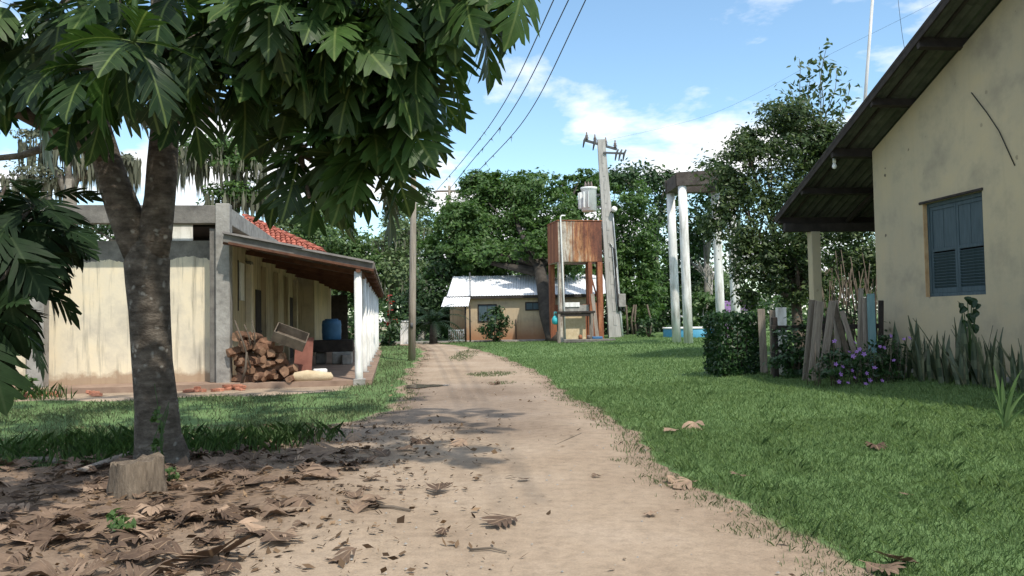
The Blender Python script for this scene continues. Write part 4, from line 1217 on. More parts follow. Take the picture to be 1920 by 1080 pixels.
# tilted box on the heap
bx_ = empty('wooden_tray', P(541, 640, 17.55), TH, 'weathered wooden tray tipped on top of the firewood heap', 'tray')
bx_.rotation_euler = (R(24), R(22), TH + R(6))
MB().bevbox(-.34, .34, -.26, .26, 0, .03, .004).build('bottom', 'twig_brown', bx_)
MB().bevbox(-.34, .34, -.27, -.245, .0, .23, .004).build('side', 'twig_brown', bx_); MB().bevbox(-.34, .34, .245, .27, .0, .23, .004).build('side', 'twig_brown', bx_)
MB().bevbox(-.36, -.335, -.27, .27, 0, .23, .004).build('end', 'twig_brown', bx_); MB().bevbox(.335, .36, -.27, .27, 0, .23, .004).build('end', 'twig_brown', bx_)
o = tag(MB().bevbox(-.2, .2, -.02, .02, 0, .95, .006).build('red_board', 'red_brown_board'), 'dull red board standing at the right end of the firewood', 'board')
o.location = L(1.62, .35, .12); o.rotation_euler = (R(-8), R(3), TH)
# blue drum on a bench of planks and blocks
bd = P(622, 637, 24.6); zb = bd.z
bb = empty('block_bench', (bd.x + .08, 24.6, .12), TH, 'dark slab bench resting on pale concrete blocks under the verandah', 'bench')
MB().bevbox(-.62, .58, -.35, .35, zb - .12 - .36, zb - .125, .02).build('slab', 'wood_dark', bb)
MB().bevbox(-.05, .55, -.38, .1, 0, zb - .12 - .361, .03).build('block', 'concrete', bb); MB().bevbox(-.55, -.25, -.2, .2, 0, zb - .12 - .361, .03).build('block', 'concrete_dark', bb)
dr = empty('blue_drum', (bd.x, 24.6, zb), 0, 'blue plastic water drum standing on the slab bench', 'drum')
MB().tube([(0, 0, z) for z in (0, .02, .2, .22, .42, .44, .58, .60)], [.25, .285, .29, .30, .29, .30, .275, .25], 20).build('body', 'blue_plastic', dr)
MB().tube([(0, 0, .60), (0, 0, .64)], [.21, .2], 16).build('lid', 'blue_plastic', dr)
for px, py, s, lab in ((614, 718, (.30, .25, .24), 'pale square block beside the cream sack by the verandah'), (650, 688, (.30, .3, .3), 'grey block on the verandah floor below the slab bench')):
    p = G(px, py); q = Vector((p.x, p.y, .12)); o = tag(MB().bevbox(-s[0] / 2, s[0] / 2, -s[1] / 2, s[1] / 2, 0, s[2], .02).build('concrete_block', 'white_pillar' if px == 614 else 'concrete'), lab, 'block')
    o.location = q if py < 700 else L(2.05, .0, .12); o.rotation_euler.z = .3
m = MB(); m.tube([(-.42, 0, .09), (-.36, 0, .1), (-.1, .02, .11), (.2, -.02, .10), (.4, 0, .09), (.45, .01, .085)], [.04, .10, .125, .12, .09, .03], 12, wob=.4, flat=1.2)
o = tag(m.build('cream_sack', 'sack_cream'), 'lumpy cream sack lying at the verandah edge', 'sack'); o.location = L(1.9, -.30, .095); o.rotation_euler.z = TH
# bricks and rubble
brk = MB().bevbox(-.1, .1, -.05, .05, 0, .06, .008, jit=.004, rnd=rr).mesh('brick'); brk.materials.append(M['brick'])
brk2 = MB().bevbox(-.06, .06, -.05, .05, 0, .06, .012, jit=.012, rnd=rr).mesh('brick_half'); brk2.materials.append(M['brick'])
for k in range(16):
    x = -.55 + rr.uniform(0, 1.1); y = -.75 + rr.uniform(-.14, .14); z = (.055 if k % 4 == 3 else .0)
    o = link('brick', brk if k % 3 else brk2, None); p = L(x, y, 0); o.location = (p.x, p.y, gzf(p.x, p.y) + z); o.rotation_euler = (rr.uniform(-.1, .1), rr.uniform(-.1, .1), rr.uniform(0, 3))
    tag(o, 'loose red brick in the small heap before the corner post', 'brick', 'bricks heaped before the corner post')
for k in range(26):
    x = -4.4 + rr.uniform(0, 2.5) * rr.random() ** .4; y = -1.0 + rr.uniform(-.35, .35); p = L(x, y)
    o = link('brick', brk2 if k % 2 else brk, None); o.location = (p.x, p.y, gzf(p.x, p.y)); o.rotation_euler = (rr.uniform(-.3, .3), rr.uniform(-.3, .3), rr.uniform(0, 3))
    tag(o, 'loose red brick rubble strewn before the left grey post', 'brick', 'brick rubble strewn before the left post')
# white post and red-flowered plant at far left end of the track
o = empty('white_bollard', GX(758, 42.0), 0, 'stout white painted post beyond the wooden pole', 'post')
MB().bevbox(-.2, .2, -.2, .2, -.05, 1.15, .03).build('shaft', 'white_paint', o); MB().bevbox(-.23, .23, -.23, .23, 1.151, 1.25, .03).build('cap', 'white_paint', o)
rs = GX(729, 40.0)
o = empty('red_flower_shrub', rs, 0, 'slim shrub with red flowers at the end of the verandah', 'shrub')
g = np.random.default_rng(4)
MB().tube([(0, 0, -.05), (.05, 0, 1.2), (0, 0, 2.6)], [.05, .04, .02], 6).build('stem', 'twig_brown', o)
v, var = leaf_cloud([(0, 0, .9, .6, .5, .9)], 500, .22, g); link('foliage', cloud_mesh('foliage', v, var), 'leaf_dark', o)
v, var = leaf_cloud([(0, 0, 2.1, .28, .28, .6), (.1, 0, 1.3, .4, .3, .4)], 48, .17, g); link('flowers', cloud_mesh('flowers', v, var), 'petal_red', o)

# ------------------------------------------------------------------ trees behind
def E(px, py, Y, rxp, ryp, ry=None):
    """ellipsoid seen at a photo pixel with pixel radii, Y metres ahead"""
    c = P(px, py, Y); k = Y / FPX
    return (c.x, c.y, c.z, rxp * k, (ry if ry else rxp * k * .8), ryp * k)
BG = 'trees behind the yard'
make_tree('mango_tree', 'broad dark green mango tree with thick trunk by far house', GX(1038, 43.0),
          [E(960, 420, 52, 120, 90), E(880, 450, 51, 72, 75), E(1040, 420, 50, 75, 80), E(930, 480, 49.5, 90, 38), E(1000, 488, 49, 66, 32), E(1060, 470, 47, 60, 70), E(950, 355, 53, 78, 45), E(845, 465, 51, 60, 55), E(1080, 350, 53, 50, 30), E(990, 470, 45.5, 45, 30)], 66000, .25, 'leaf_mango', 'bark_mango', 1, .42, group=BG, kw=dict(per=60, clump=.22, fill=.05, hang=.6, sub=9, subr=.36))
make_tree('round_tree', 'rounded mid green tree behind the utility pole', GX(1190, 50.0),
          [E(1180, 430, 51, 62, 85), E(1215, 500, 50, 45, 75), E(1150, 480, 51, 50, 80), E(1185, 560, 49, 60, 50), E(1130, 360, 53, 40, 40)], 22000, .25, 'leaf_mango', 'bark_mango', 2, .3, group=BG, kw=dict(per=50, clump=.22, hang=.5, sub=8, fill=.05))
make_tree('airy_tree', 'tall airy tree showing sky through it beyond the pillars', GX(1240, 62.0),
          [E(1190, 335, 62, 55, 24), E(1245, 360, 62, 42, 38), E(1140, 338, 63, 35, 22), E(1235, 420, 62, 36, 40), E(1250, 322, 62, 12, 14)], 3800, .36, 'leaf_dark', 'bark_grey', 3, .22, group=BG, kw=dict(per=30, clump=.25))
make_tree('dark_tree', 'dark leafy tree behind the white pillars', GX(1330, 52.0),
          [E(1330, 330, 54, 42, 34), E(1320, 420, 54, 45, 55), E(1280, 470, 55, 40, 60), E(1345, 390, 52, 40, 50)], 5200, .34, 'leaf_dark', 'bark_grey', 4, .25, group=BG, kw=dict(per=34, clump=.24))
make_tree('olive_tree', 'dull olive tree low behind the white pillars', GX(1300, 56.0),
          [E(1300, 545, 56, 60, 50), E(1250, 560, 56, 45, 50), E(1350, 560, 55, 45, 45)], 6500, .32, 'leaf_pale', 'bark_grey', 5, .2, group=BG)
make_tree('bright_bush', 'bright green young tree between the white pillars', GX(1318, 44.0),
          [E(1318, 572, 44, 24, 24), E(1335, 590, 44, 18, 18), E(1303, 592, 44, 15, 15)], 1500, .26, 'leaf_mid', 'twig_pale', 6, .06, group=BG)
make_tree('hill_tree', 'light green tree left of the wooden pole', GX(640, 58.0),
          [E(650, 470, 58, 60, 60), E(600, 450, 60, 50, 45), E(690, 500, 57, 45, 55), E(640, 540, 56, 60, 40)], 15000, .30, 'leaf_mid', 'bark_grey', 7, .25, group=BG, kw=dict(clump=.24, sub=6))
make_tree('mossy_tree', 'pale tree hung with grey strands behind the wooden pole', GX(735, 60.0),
          [E(740, 450, 60, 42, 45), E(735, 520, 58, 50, 50), E(780, 430, 62, 40, 45), E(770, 520, 60, 40, 50)], 6500, .32, 'leaf_pale', 'twig_pale', 8, .22, group=BG, moss=420, kw=dict(clump=.22))
make_tree('thin_top_tree', 'thin dark treetop beside the head of the wooden pole', GX(760, 66.0),
          [E(740, 385, 66, 34, 26), E(800, 375, 66, 26, 22), E(765, 410, 66, 40, 24)], 1800, .34, 'leaf_dark', 'bark_grey', 9, .2, group=BG, kw=dict(clump=.26))
make_tree('dark_understorey_tree', 'dark low tree behind the palm at the far house', GX(790, 49.0),
          [E(800, 560, 49, 42, 50), E(760, 590, 49, 36, 40), E(830, 590, 50, 30, 40), E(835, 500, 50, 40, 40)], 7000, .28, 'leaf_dark', 'twig_pale', 10, .2, group=BG)
make_tree('flat_top_tree', 'flat topped tree hung with grey moss behind the parapet', GX(420, 45.0),
          [E(405, 282, 45, 75, 24), E(450, 305, 44, 48, 20), E(360, 300, 45, 30, 22), E(440, 362, 44, 52, 22), E(480, 350, 45, 25, 20), E(395, 395, 44, 40, 14)], 8500, .24, 'leaf_mango', 'bark_grey', 11, .24, group=BG, moss=650, kw=dict(clump=.2, shell=.4))
make_tree('grey_moss_tree', 'grey trunked tree draped in moss at far left', GX(128, 38.0),
          [E(125, 250, 38, 40, 22), E(80, 262, 38, 40, 18), E(170, 290, 38, 28, 18), E(240, 295, 39, 22, 14), E(60, 330, 38, 50, 25)], 2600, .22, 'leaf_grey', 'bark_grey', 12, .42, group=BG, moss=520, kw=dict(clump=.26))
make_tree('left_far_tree', 'green tree showing low between the forked trunks', GX(240, 52.0),
          [E(250, 420, 52, 70, 25), E(180, 430, 52, 50, 30), E(330, 420, 52, 50, 28)], 3000, .3, 'leaf_dark', 'bark_grey', 13, .22, group=BG)
make_tree('mid_forest_tree', 'soft green tree above the red tiled roof', GX(560, 64.0),
          [E(560, 430, 64, 52, 48), E(520, 400, 64, 40, 30), E(610, 410, 64, 35, 30), E(560, 480, 62, 60, 40)], 10000, .32, 'leaf_pale', 'bark_grey', 14, .25, group=BG, kw=dict(clump=.24, sub=6))
# far wood behind everything
g = np.random.default_rng(31); es = []
for k in range(46):
    x = -75 + k * 3.5 + g.uniform(-1, 1); es.append((x, g.uniform(78, 90), 4.5 + g.uniform(-1, 2.2), 4.5, 4.0, 5.0 + g.uniform(-.5, 1.2)))
v, var = leaf_cloud(es, 52000, .62, g, clump=.2, per=30)
tag(link('far_wood', cloud_mesh('far_wood', v, var), 'leaf_mid'), 'dense green wood closing the view behind the yard', 'wood', kind='stuff')
g = np.random.default_rng(32)
es = [(x, 53 + g.uniform(-2, 3), 1.2, 2.6, 2.0, 1.9) for x in np.arange(-24, 18, 2.6)]
v, var = leaf_cloud(es, 15000, .34, g, clump=.22)
tag(link('undergrowth', cloud_mesh('undergrowth', v, var), 'leaf_dark'), 'dark tangled undergrowth at the foot of the wood', 'undergrowth', kind='stuff')
# bare grey tree between the pillars
bt = GX(1338, 47.0)
o = empty('bare_tree', bt, 0, 'leafless pale grey tree behind the rear pillars', 'tree', BG)
rr = random.Random(14)
def branch(m, p, d, ln, r, dep):
    q = p + d * ln; m.tube([p, p.lerp(q, .5) + Vector((rr.uniform(-.05, .05), 0, rr.uniform(-.03, .05))) * ln, q], [r, r * .8, r * .6], 5)
    if dep:
        for k in range(3):
            dd = (d + Vector((rr.uniform(-.7, .7), rr.uniform(-.5, .5), rr.uniform(-.1, .5)))).normalized(); branch(m, p.lerp(q, rr.uniform(.6, 1)), dd, ln * rr.uniform(.55, .8), r * .6, dep - 1)
m = MB(); m.tube([(0, 0, -.05), (.05, 0, 1.6)], [.12, .09], 7); m.build('trunk', 'twig_pale', o)
m = MB(); branch(m, Vector((.05, 0, 1.55)), Vector((-.1, 0, 1)), 1.3, .08, 4); m.build('branches', 'twig_pale', o)
# palm beside far house
pb = GX(812, 41.5)
pl = empty('cycad_palm', pb, 0, 'dark arching palm clump beside the far house porch', 'palm')
MB().tube([(0, 0, -.05), (0, 0, .6), (.05, 0, 1.1)], [.22, .2, .16], 10, wob=.2).build('stem', 'bark_mango', pl)
rr = random.Random(5)
for k in range(30):
    a = k * 2.4; el = R(rr.uniform(15, 75)); ln = rr.uniform(1.7, 2.5); m = MB(); prev = Vector((0, 0, 1.05)); d = Vector((math.cos(a) * math.cos(el), math.sin(a) * math.cos(el), math.sin(el))); pts = [prev]
    for s in range(9):
        d = (d + Vector((0, 0, -.20))).normalized(); pts.append(pts[-1] + d * ln / 9)
    m.tube(pts, [.02 * (1 - s / 11) for s in range(10)], 4)
    for s in range(1, 10):
        for sd in (-1, 1):
            for h in (0, .5):
                p = pts[s - 1].lerp(pts[s], h); t_ = (pts[s] - pts[s - 1]).normalized(); sv = t_.cross(Vector((0, 0, 1))).normalized() * sd
                q = p + (sv * .8 + t_ * .5 + Vector((0, 0, -.25))) * (.42 * (1 - abs(s - 4.5) / 9)); w = t_ * .03
                m.add([p - w, p + w, q], [(0, 1, 2)])
    m.build('frond', 'palm', pl)
for px, Y, rx_, rz_, n_, nm, lab in ((925, 43.2, .75, .95, 1500, 'dark_shrub', 'dark round shrub against the far house wall'), (1215, 41.0, .55, .5, 500, 'low_shrub', 'small low shrub in the grass beyond the utility pole')):
    b_ = GX(px, Y); o = empty(nm, b_, 0, lab, 'shrub'); g = np.random.default_rng(px)
    for k in range(5): MB().tube([(0, 0, -.03), (math.cos(k * 1.3) * rx_ * .5, math.sin(k * 1.3) * rx_ * .5, rz_ * 1.3)], [.03, .01], 5).build('stem', 'twig_brown', o)
    v, var = leaf_cloud([(0, 0, rz_, rx_, rx_ * .8, rz_), (.4 * rx_, 0, rz_ * 1.5, rx_ * .6, rx_ * .5, rz_ * .5)], n_, .18, g); link('foliage', cloud_mesh('foliage', v, var), 'leaf_dark', o)
# slim trunks and posts in the scrub right of the pole
rr = random.Random(9)
for k, px in enumerate((1176, 1186, 1193, 1218)):
    b_ = GX(px, 46.5); o = tag(MB().tube([(0, 0, -.1), (rr.uniform(-.1, .1), 0, .8), (rr.uniform(-.15, .15), 0, 1.75)], [.07, .06, .05], 7).build('fence_stake', 'twig_brown'), ('leftmost', 'second', 'third', 'rightmost')[k] + ' of the thin stakes in the scrub right of the utility pole', 'stake', 'stakes right of the utility pole'); o.location = b_
# blue pool and purple screen
pc = GX(1300, 40.0)
o = empty('paddling_pool', pc, 0, 'low blue pool wall lying behind the white pillars', 'pool')
MB().tube([(0, 0, -.05), (0, 0, .02), (0, 0, .42), (0, 0, .46)], [1.5, 1.5, 1.5, 1.46], 32, caps=False).build('wall', 'pool_blue', o)
MB().tube([(0, 0, .40), (0, 0, .405)], [1.45, 1.45], 32).build('water', 'puddle_water', o)
MB().tube([(math.cos(a) * 1.5, math.sin(a) * 1.5, .46) for a in np.linspace(0, 6.283, 33)], .04, 6, caps=False).build('rim', 'pvc_white', o)
o = empty('purple_wall', GX(1385, 38.0), 0, 'low purple painted wall half hidden behind the pillars', 'wall')
MB().bevbox(-.9, .7, -.1, .1, -.05, 1.75, .02).build('panel', 'purple_paint', o)
o = empty('pink_flower_bush', GX(1404, 35.5), 0, 'bush covered in pink flowers behind the hedge', 'bush'); g = np.random.default_rng(77)
MB().tube([(0, 0, -.05), (0, 0, 1.2)], [.05, .03], 6).build('stem', 'twig_brown', o)
v, var = leaf_cloud([(0, 0, 1.1, .8, .6, 1.0)], 900, .16, g); link('foliage', cloud_mesh('foliage', v, var), 'leaf_mid', o)
v, var = leaf_cloud([(-.05, -.1, 1.62, .40, .35, .34)], 130, .15, g); link('flowers', cloud_mesh('flowers', v, var), 'petal_pink', o)

# ------------------------------------------------------------------ the big bush by the house
bb_ = GX(1500, 21.5)
bush = make_tree('climbing_shrub', 'large bushy shrub swallowing the far corner of the house', bb_,
    [E(1440, 330, 22.5, 90, 95), E(1520, 300, 23, 95, 85), E(1400, 430, 22, 66, 90), E(1480, 440, 21.8, 85, 90), E(1590, 300, 23.5, 60, 60), E(1395, 275, 23, 40, 32), E(1500, 250, 23, 90, 50), E(1420, 520, 21.6, 60, 60), E(1500, 520, 22, 70, 60), E(1375, 360, 22.4, 36, 50), E(1590, 480, 22.5, 80, 80)],
    46000, .135, 'leaf_shrub', 'twig_brown', 41, .16, cat='shrub', kw=dict(per=34, clump=.24, shell=.55, spray=.16, asp=.42, sub=5, subr=.42))
g = np.random.default_rng(42); rr = random.Random(42)
wv = []; wvar = []
for k, (px, py, px2, py2) in enumerate(((1530, 260, 1550, 78), (1515, 270, 1495, 110), (1505, 260, 1478, 160), (1545, 250, 1570, 130), (1560, 250, 1598, 165), (1540, 250, 1540, 105), (1430, 250, 1385, 245), (1525, 240, 1515, 140))):
    a, b = P(px, py, 22.8), P(px2, py2, 22.8); m = MB(); pts = [a.lerp(b, t_) + Vector((.06 * math.sin(t_ * 7 + k), 0, 0)) for t_ in np.linspace(0, 1, 8)]
    m.tube([p - bb_ for p in pts], [.018 * (1 - t_ * .7) for t_ in np.linspace(0, 1, 8)], 5); m.build('shoot', 'twig_brown', bush)
    n_ = 52; t_ = g.random(n_) ** .8; q = np.array([tuple(a.lerp(b, float(s)) - bb_) for s in t_]) + g.normal(size=(n_, 3)) * np.array([.16, .16, .08])
    nr = unit(g.normal(size=(n_, 3)) + np.array([0, -.6, .3])); d = unit(np.cross(nr, g.normal(size=(n_, 3)))); ln = .15 + .13 * g.random(n_)
    wv.append(quads(q, d, nr, ln, ln * .42)); wvar.append(g.random(n_) * .7)
link('shoot_leaves', cloud_mesh('shoot_leaves', np.concatenate(wv), np.concatenate(wvar)), 'leaf_shrub', bush)
for k in range(46):      # bare stems seen under the porch roof
    px = rr.uniform(1545, 1650); a = P(px, 600, 20.2 + rr.uniform(0, 1.3)); a.z = .2; b = a + Vector((rr.uniform(-.5, .5), rr.uniform(-.2, .2), rr.uniform(1.8, 2.9)))
    MB().tube([a - bb_, a.lerp(b, .5) + Vector((rr.uniform(-.12, .12), 0, 0)) - bb_, b - bb_], [.022, .017, .01], 5).build('stem', 'twig_brown', bush)

# ------------------------------------------------------------------ hedge, fence and boards
hb = G(1385, 703)
hg = empty('clipped_hedge', hb, R(6), 'dense dark green clipped hedge at the left end of the fence', 'hedge')
hg_y = hb.y; g = np.random.default_rng(51); n_ = 5200
sx, sy, sz = .43, .5, 1.22
p = g.uniform(-1, 1, (n_, 3)); ax = g.integers(0, 3, n_); q_ = np.arange(n_); p[q_, ax] = np.sign(p[q_, ax]) * (.82 + .22 * g.random(n_))
p = p * np.array([sx, sy, sz / 2]) + np.array([0, .3, sz / 2 + .02]); p += g.normal(size=(n_, 3)) * .03; p[:, 2] = np.maximum(p[:, 2], .02)
nr = unit(g.normal(size=(n_, 3)) + np.array([0, -.3, .5])); d = unit(np.cross(nr, g.normal(size=(n_, 3)))); ln = .07 + .05 * g.random(n_)
link('foliage', cloud_mesh('foliage', quads(p, d, nr, ln, ln * .55), np.clip(g.normal(.4, .25, n_), 0, 1)), 'leaf_hedge', hg)
for k in range(7): MB().tube([(-.3 + k * .1, .3, -.05), (-.3 + k * .1 + rr.uniform(-.05, .05), .3, 1.0)], [.018, .01], 5).build('stem', 'twig_brown', hg)
def board(name, px, py, hpx, wpx, lean, mat, label, Y=None, th=.03, back=0.0, group='old boards of the fence'):
    p = G(px, py) if Y is None else GX(px, Y)
    k = p.y / FPX; h = hpx * k; w = wpx * k; q = random.Random(int(px * 7))
    m = MB(); m.bevbox(-w / 2, w / 2, -th / 2, th / 2, -.04, h, .005, jit=.006, rnd=q)
    o = m.build(name, mat); o.location = p; o.rotation_euler = (R(-back), R(lean), R(q.uniform(-12, 12)))
    return tag(o, label, 'board', group)
board('fence_board', 1433, 702, 122, 13, -1, 'wood_grey', 'narrow grey board next to the hedge')
board('fence_board', 1450, 704, 122, 11, 1, 'wood_grey', 'thin dark board second from the hedge')
board('fence_board', 1468, 703, 126, 19, 0, 'white_pillar', 'wide pale whitish board third from the hedge')
board('fence_board', 1511, 714, 152, 14, 7, 'wood_grey', 'leftmost of the two close leaning boards by the flowers')
board('fence_board', 1523, 716, 152, 16, 9, 'wood_grey', 'wide brown board leaning right beside its twin', back=4)
board('fence_board', 1541, 712, 150, 13, 11, 'wood_grey', 'grey board leaning most steeply to the right', back=6)
board('fence_board', 1572, 700, 140, 11, -2, 'wood_grey', 'upright narrow board where the leaning boards cross', Y=14.9)
board('fence_board', 1596, 700, 142, 10, -11, 'twig_brown', 'dark board leaning left among the boards', Y=14.8, back=6)
board('fence_board', 1612, 700, 125, 9, -13, 'wood_grey', 'short grey board leaning left behind the flowers', Y=14.7, back=8)
board('fence_board', 1608, 700, 160, 9, 3, 'wood_pole', 'tall yellowish stake among the boards', Y=15.1)
board('fence_board', 1622, 700, 142, 12, 1, 'wood_grey', 'dark grey board next to the teal one', Y=15.0)
board('fence_board', 1634, 700, 150, 14, 0, 'teal_paint', 'pale teal painted board nearest the house wall', Y=14.9)
board('fence_board', 1648, 700, 135, 9, 2, 'wood_dark', 'dark stick standing against the house corner', Y=15.2)
fr = empty('fence_rail', GX(1560, 15.3), R(4), 'dark horizontal rail holding the old fence boards', 'rail')
MB().bevbox(-1.2, .95, -.03, .03, .85, .94, .006).build('upper_rail', 'wood_dark', fr); MB().bevbox(-1.2, .95, -.03, .03, .35, .43, .006).build('lower_rail', 'wood_dark', fr)
for x in (-1.1, -.1, .85): MB().bevbox(x - .05, x + .05, .031, .12, -.1, 1.1, .01).build('rail_post', 'wood_dark', fr)
# low creeping shrub between the boards
for px, Y, sx_, sz_, n_, leaf, nm, lab in ((1490, 15.1, .42, .55, 1500, 'leaf_hedge', 'fence_shrub', 'dark leafy shrub between pale board and leaning boards'), (1580, 15.6, .8, .6, 1500, 'leaf_dark', 'fence_backing_shrub', 'dark shrub growing behind the leaning boards')):
    b_ = GX(px, Y); o = empty(nm, b_, 0, lab, 'shrub'); g = np.random.default_rng(int(px))
    for k in range(5): MB().tube([(0, 0, -.03), (rr.uniform(-.3, .3), rr.uniform(-.1, .1), sz_ * 1.5)], [.02, .008], 5).build('stem', 'twig_brown', o)
    v, var = leaf_cloud([(0, 0, sz_, sx_, .3, sz_), (0, 0, sz_ * .5, sx_ * 1.1, .3, sz_ * .5)], n_, .09, g); link('foliage', cloud_mesh('foliage', v, var), leaf, o)
# ------------------------------------------------------------------ flowers, sword plants
def clump_base(px, off):
    """point on the ground beside the house wall, off metres out from it, in pixel column px"""
    d = ray(px, 600); s = d.x / d.y
    # wall line x = 7.3 - .105 (y - 16) - off
    y = (7.3 + .105 * 16 - off) / (s + .105); x = s * y
    return Vector((x, y, gzf(x, y)))
fl = empty('periwinkle_clump', GX(1605, 13.3), 0, 'flowering clump with lilac blossoms before the leaning boards', 'flowers'); g = np.random.default_rng(61)
v, var = leaf_cloud([(0, 0, .28, .65, .35, .3), (-.3, -.1, .25, .4, .3, .3), (.45, .1, .35, .4, .3, .4)], 2200, .085, g, asp=.4); v[:, 2] = np.maximum(v[:, 2], 0.005)
link('foliage', cloud_mesh('foliage', v, var), 'leaf_hedge', fl)
m = MB()
for k in range(60):
    a = rr.uniform(-.8, .8); b = rr.uniform(-.3, .3); m.tube([(a, b, -.02), (a + rr.uniform(-.1, .1), b - .05, rr.uniform(.35, .75))], [.006, .003], 4)
m.build('stems', 'twig_brown', fl)
pet = MB()
for k in range(5):
    a = 2 * math.pi * k / 5; pet.add([(0, 0, 0), (math.cos(a - .5) * .032, math.sin(a - .5) * .032, .008), (math.cos(a) * .052, math.sin(a) * .052, .012), (math.cos(a + .5) * .032, math.sin(a + .5) * .032, .008)], [(0, 1, 2, 3)])
pm_ = pet.mesh('blossom'); pm_.materials.append(M['petal_purple'])
for px, py in ((1603, 643), (1592, 660), (1600, 668), (1606, 660), (1620, 664), (1567, 683), (1580, 688), (1576, 702), (1573, 716), (1590, 718), (1602, 708), (1625, 700), (1631, 713), (1623, 720), (1654, 714), (1676, 676), (1650, 650), (1658, 652), (1695, 636), (1705, 634), (1670, 630), (1565, 640), (1612, 655), (1640, 690), (1598, 695)):
    p = P(px, py, 12.75 + rr.uniform(-.1, .15)); o = inst('blossom', pm_, fl, p - GX(1605, 13.3)); o.rotation_euler = (R(rr.uniform(30, 80)), rr.uniform(-.5, .5), rr.uniform(-.6, .6)); o.scale = (rr.uniform(.6, .9),) * 3
def sword_leaf(seed):
    q = random.Random(seed); h = q.uniform(.5, .8); w = q.uniform(.055, .08); n = 6; vs = []; fs = []; tw = q.uniform(-.6, .6); bend = q.uniform(-.1, .16)
    for k in range(n + 1):
        t_ = k / n; ww = w * (0.75 + .9 * t_ - 1.65 * t_ ** 2.6) * .5 if k < n else .001; a = tw * t_; z = h * t_
        off = bend * t_ * t_
        vs += [(-math.cos(a) * ww, off - math.sin(a) * ww + .006, z), (0, off, z), (math.cos(a) * ww, off + math.sin(a) * ww + .006, z)]
    for k in range(n): fs += [(3 * k, 3 * k + 1, 3 * k + 4, 3 * k + 3), (3 * k + 1, 3 * k + 2, 3 * k + 5, 3 * k + 4)]
    me = bpy.data.meshes.new('sword_leaf'); me.from_pydata(vs, [], fs); me.update(); at = me.attributes.new('var', 'FLOAT', 'FACE')
    at.data.foreach_set('value', np.array([q.uniform(.1, .8) if k % 4 < 2 else q.uniform(0, .5) for k in range(len(fs))], np.float32)); me.materials.append(M['sansevieria_pale' if seed % 4 == 3 else 'sansevieria']); return me
swords = [sword_leaf(s) for s in range(12)]
pxs = [1662, 1676, 1690, 1703, 1716, 1729, 1742, 1755, 1768, 1780, 1793, 1806, 1819, 1833, 1850, 1868, 1886, 1905, 1925, 1948]
for k, px in enumerate(pxs):
    off = .45 + .28 * (k % 3); b_ = clump_base(px, off)
    where = 'nearest the lilac flowers' if k < 4 else ('below the window' if k < 13 else 'right of the window')
    nth = ('first', 'second', 'third', 'fourth', 'fifth', 'sixth', 'seventh', 'eighth', 'ninth', 'tenth', 'eleventh', 'twelfth', 'thirteenth', 'fourteenth', 'fifteenth', 'sixteenth', 'seventeenth', 'eighteenth', 'nineteenth', 'twentieth')[k]
    o = empty('sword_plant', b_, rr.uniform(0, 6), 'clump of stiff striped sword leaves ' + where + ', ' + nth + ' from the flowers', 'plant', 'sword plants along the house wall')
    for q in range(rr.randint(7, 11)):
        a = rr.uniform(0, 6.28); tilt = abs(rr.gauss(0, .24)) + (.5 if rr.random() < .08 else 0); s = rr.uniform(.55, 1.35) * (1.25 if k in (4, 9, 10) else 1)
        i_ = inst('sword_leaf', swords[rr.randrange(12)], o, (math.cos(a) * rr.uniform(.01, .12), math.sin(a) * rr.uniform(.01, .12), -.02), None, s); i_.rotation_euler = (tilt, 0, a)
b_ = clump_base(1816, .55)
o = empty('caladium_plant', b_, 0, 'tall dark broad leaved plant standing just under the window corner', 'plant')
for px, py, sz in ((1822, 562, .13), (1806, 575, .12), (1829, 584, .11), (1800, 568, .09), (1818, 592, .12), (1832, 570, .09), (1808, 604, .10), (1826, 612, .11), (1814, 560, .10)):
    p = P(px, py, b_.y) - b_; MB().tube([(0, 0, -.03), (p.x * .4, 0, p.z * .6), p], [.014, .011, .006], 5).build('stalk', 'weed', o)
    m = MB(); vs = [(0, 0, .0)] + [(math.sin(a) * sz * .55 * (1 - .25 * math.cos(a)), .03 * math.cos(2 * a), -math.cos(a) * sz * .75 - sz * .3) for a in np.linspace(0, 2 * math.pi, 13)[:-1]]
    tr_ = Matrix.Rotation(R(rr.uniform(-55, 55)), 3, 'Y') @ Matrix.Rotation(R(rr.uniform(-40, 10)), 3, 'X')
    m.add([tr_ @ Vector(v_) + p for v_ in vs], [(0, k + 1, (k + 1) % 12 + 1) for k in range(12)]); m.build('leaf', 'leaf_hedge', o)
lb_ = G(1884, 806)
o = empty('lily_plant', lb_, 0, 'pale green strap leaved lily growing alone in the lawn', 'plant')
for k, (dx, dz, dy) in enumerate(((-.34, .10, -.1), (-.12, .42, 0), (.02, .55, .05), (.12, .50, -.05), (.30, .30, -.1), (.36, .42, .1), (.2, .62, .0), (-.04, .66, .1))):
    m = MB(); n = 7; vs = []
    for s in range(n + 1):
        t_ = s / n; x = dx * t_ ** 1.3; z = dz * (1.5 * t_ - .5 * t_ * t_) if dz > .2 else .22 * math.sin(t_ * 2.7); w = .022 * (1 - t_ ** 3)
        vs += [(x - w, dy * t_ - .008, z + w * .3), (x, dy * t_, z), (x + w, dy * t_ - .008, z + w * .3)]
    m.add(vs, [f for s in range(n) for f in ((3 * s, 3 * s + 1, 3 * s + 4, 3 * s + 3), (3 * s + 1, 3 * s + 2, 3 * s + 5, 3 * s + 4))]); m.build('strap_leaf', 'grass_blade', o)

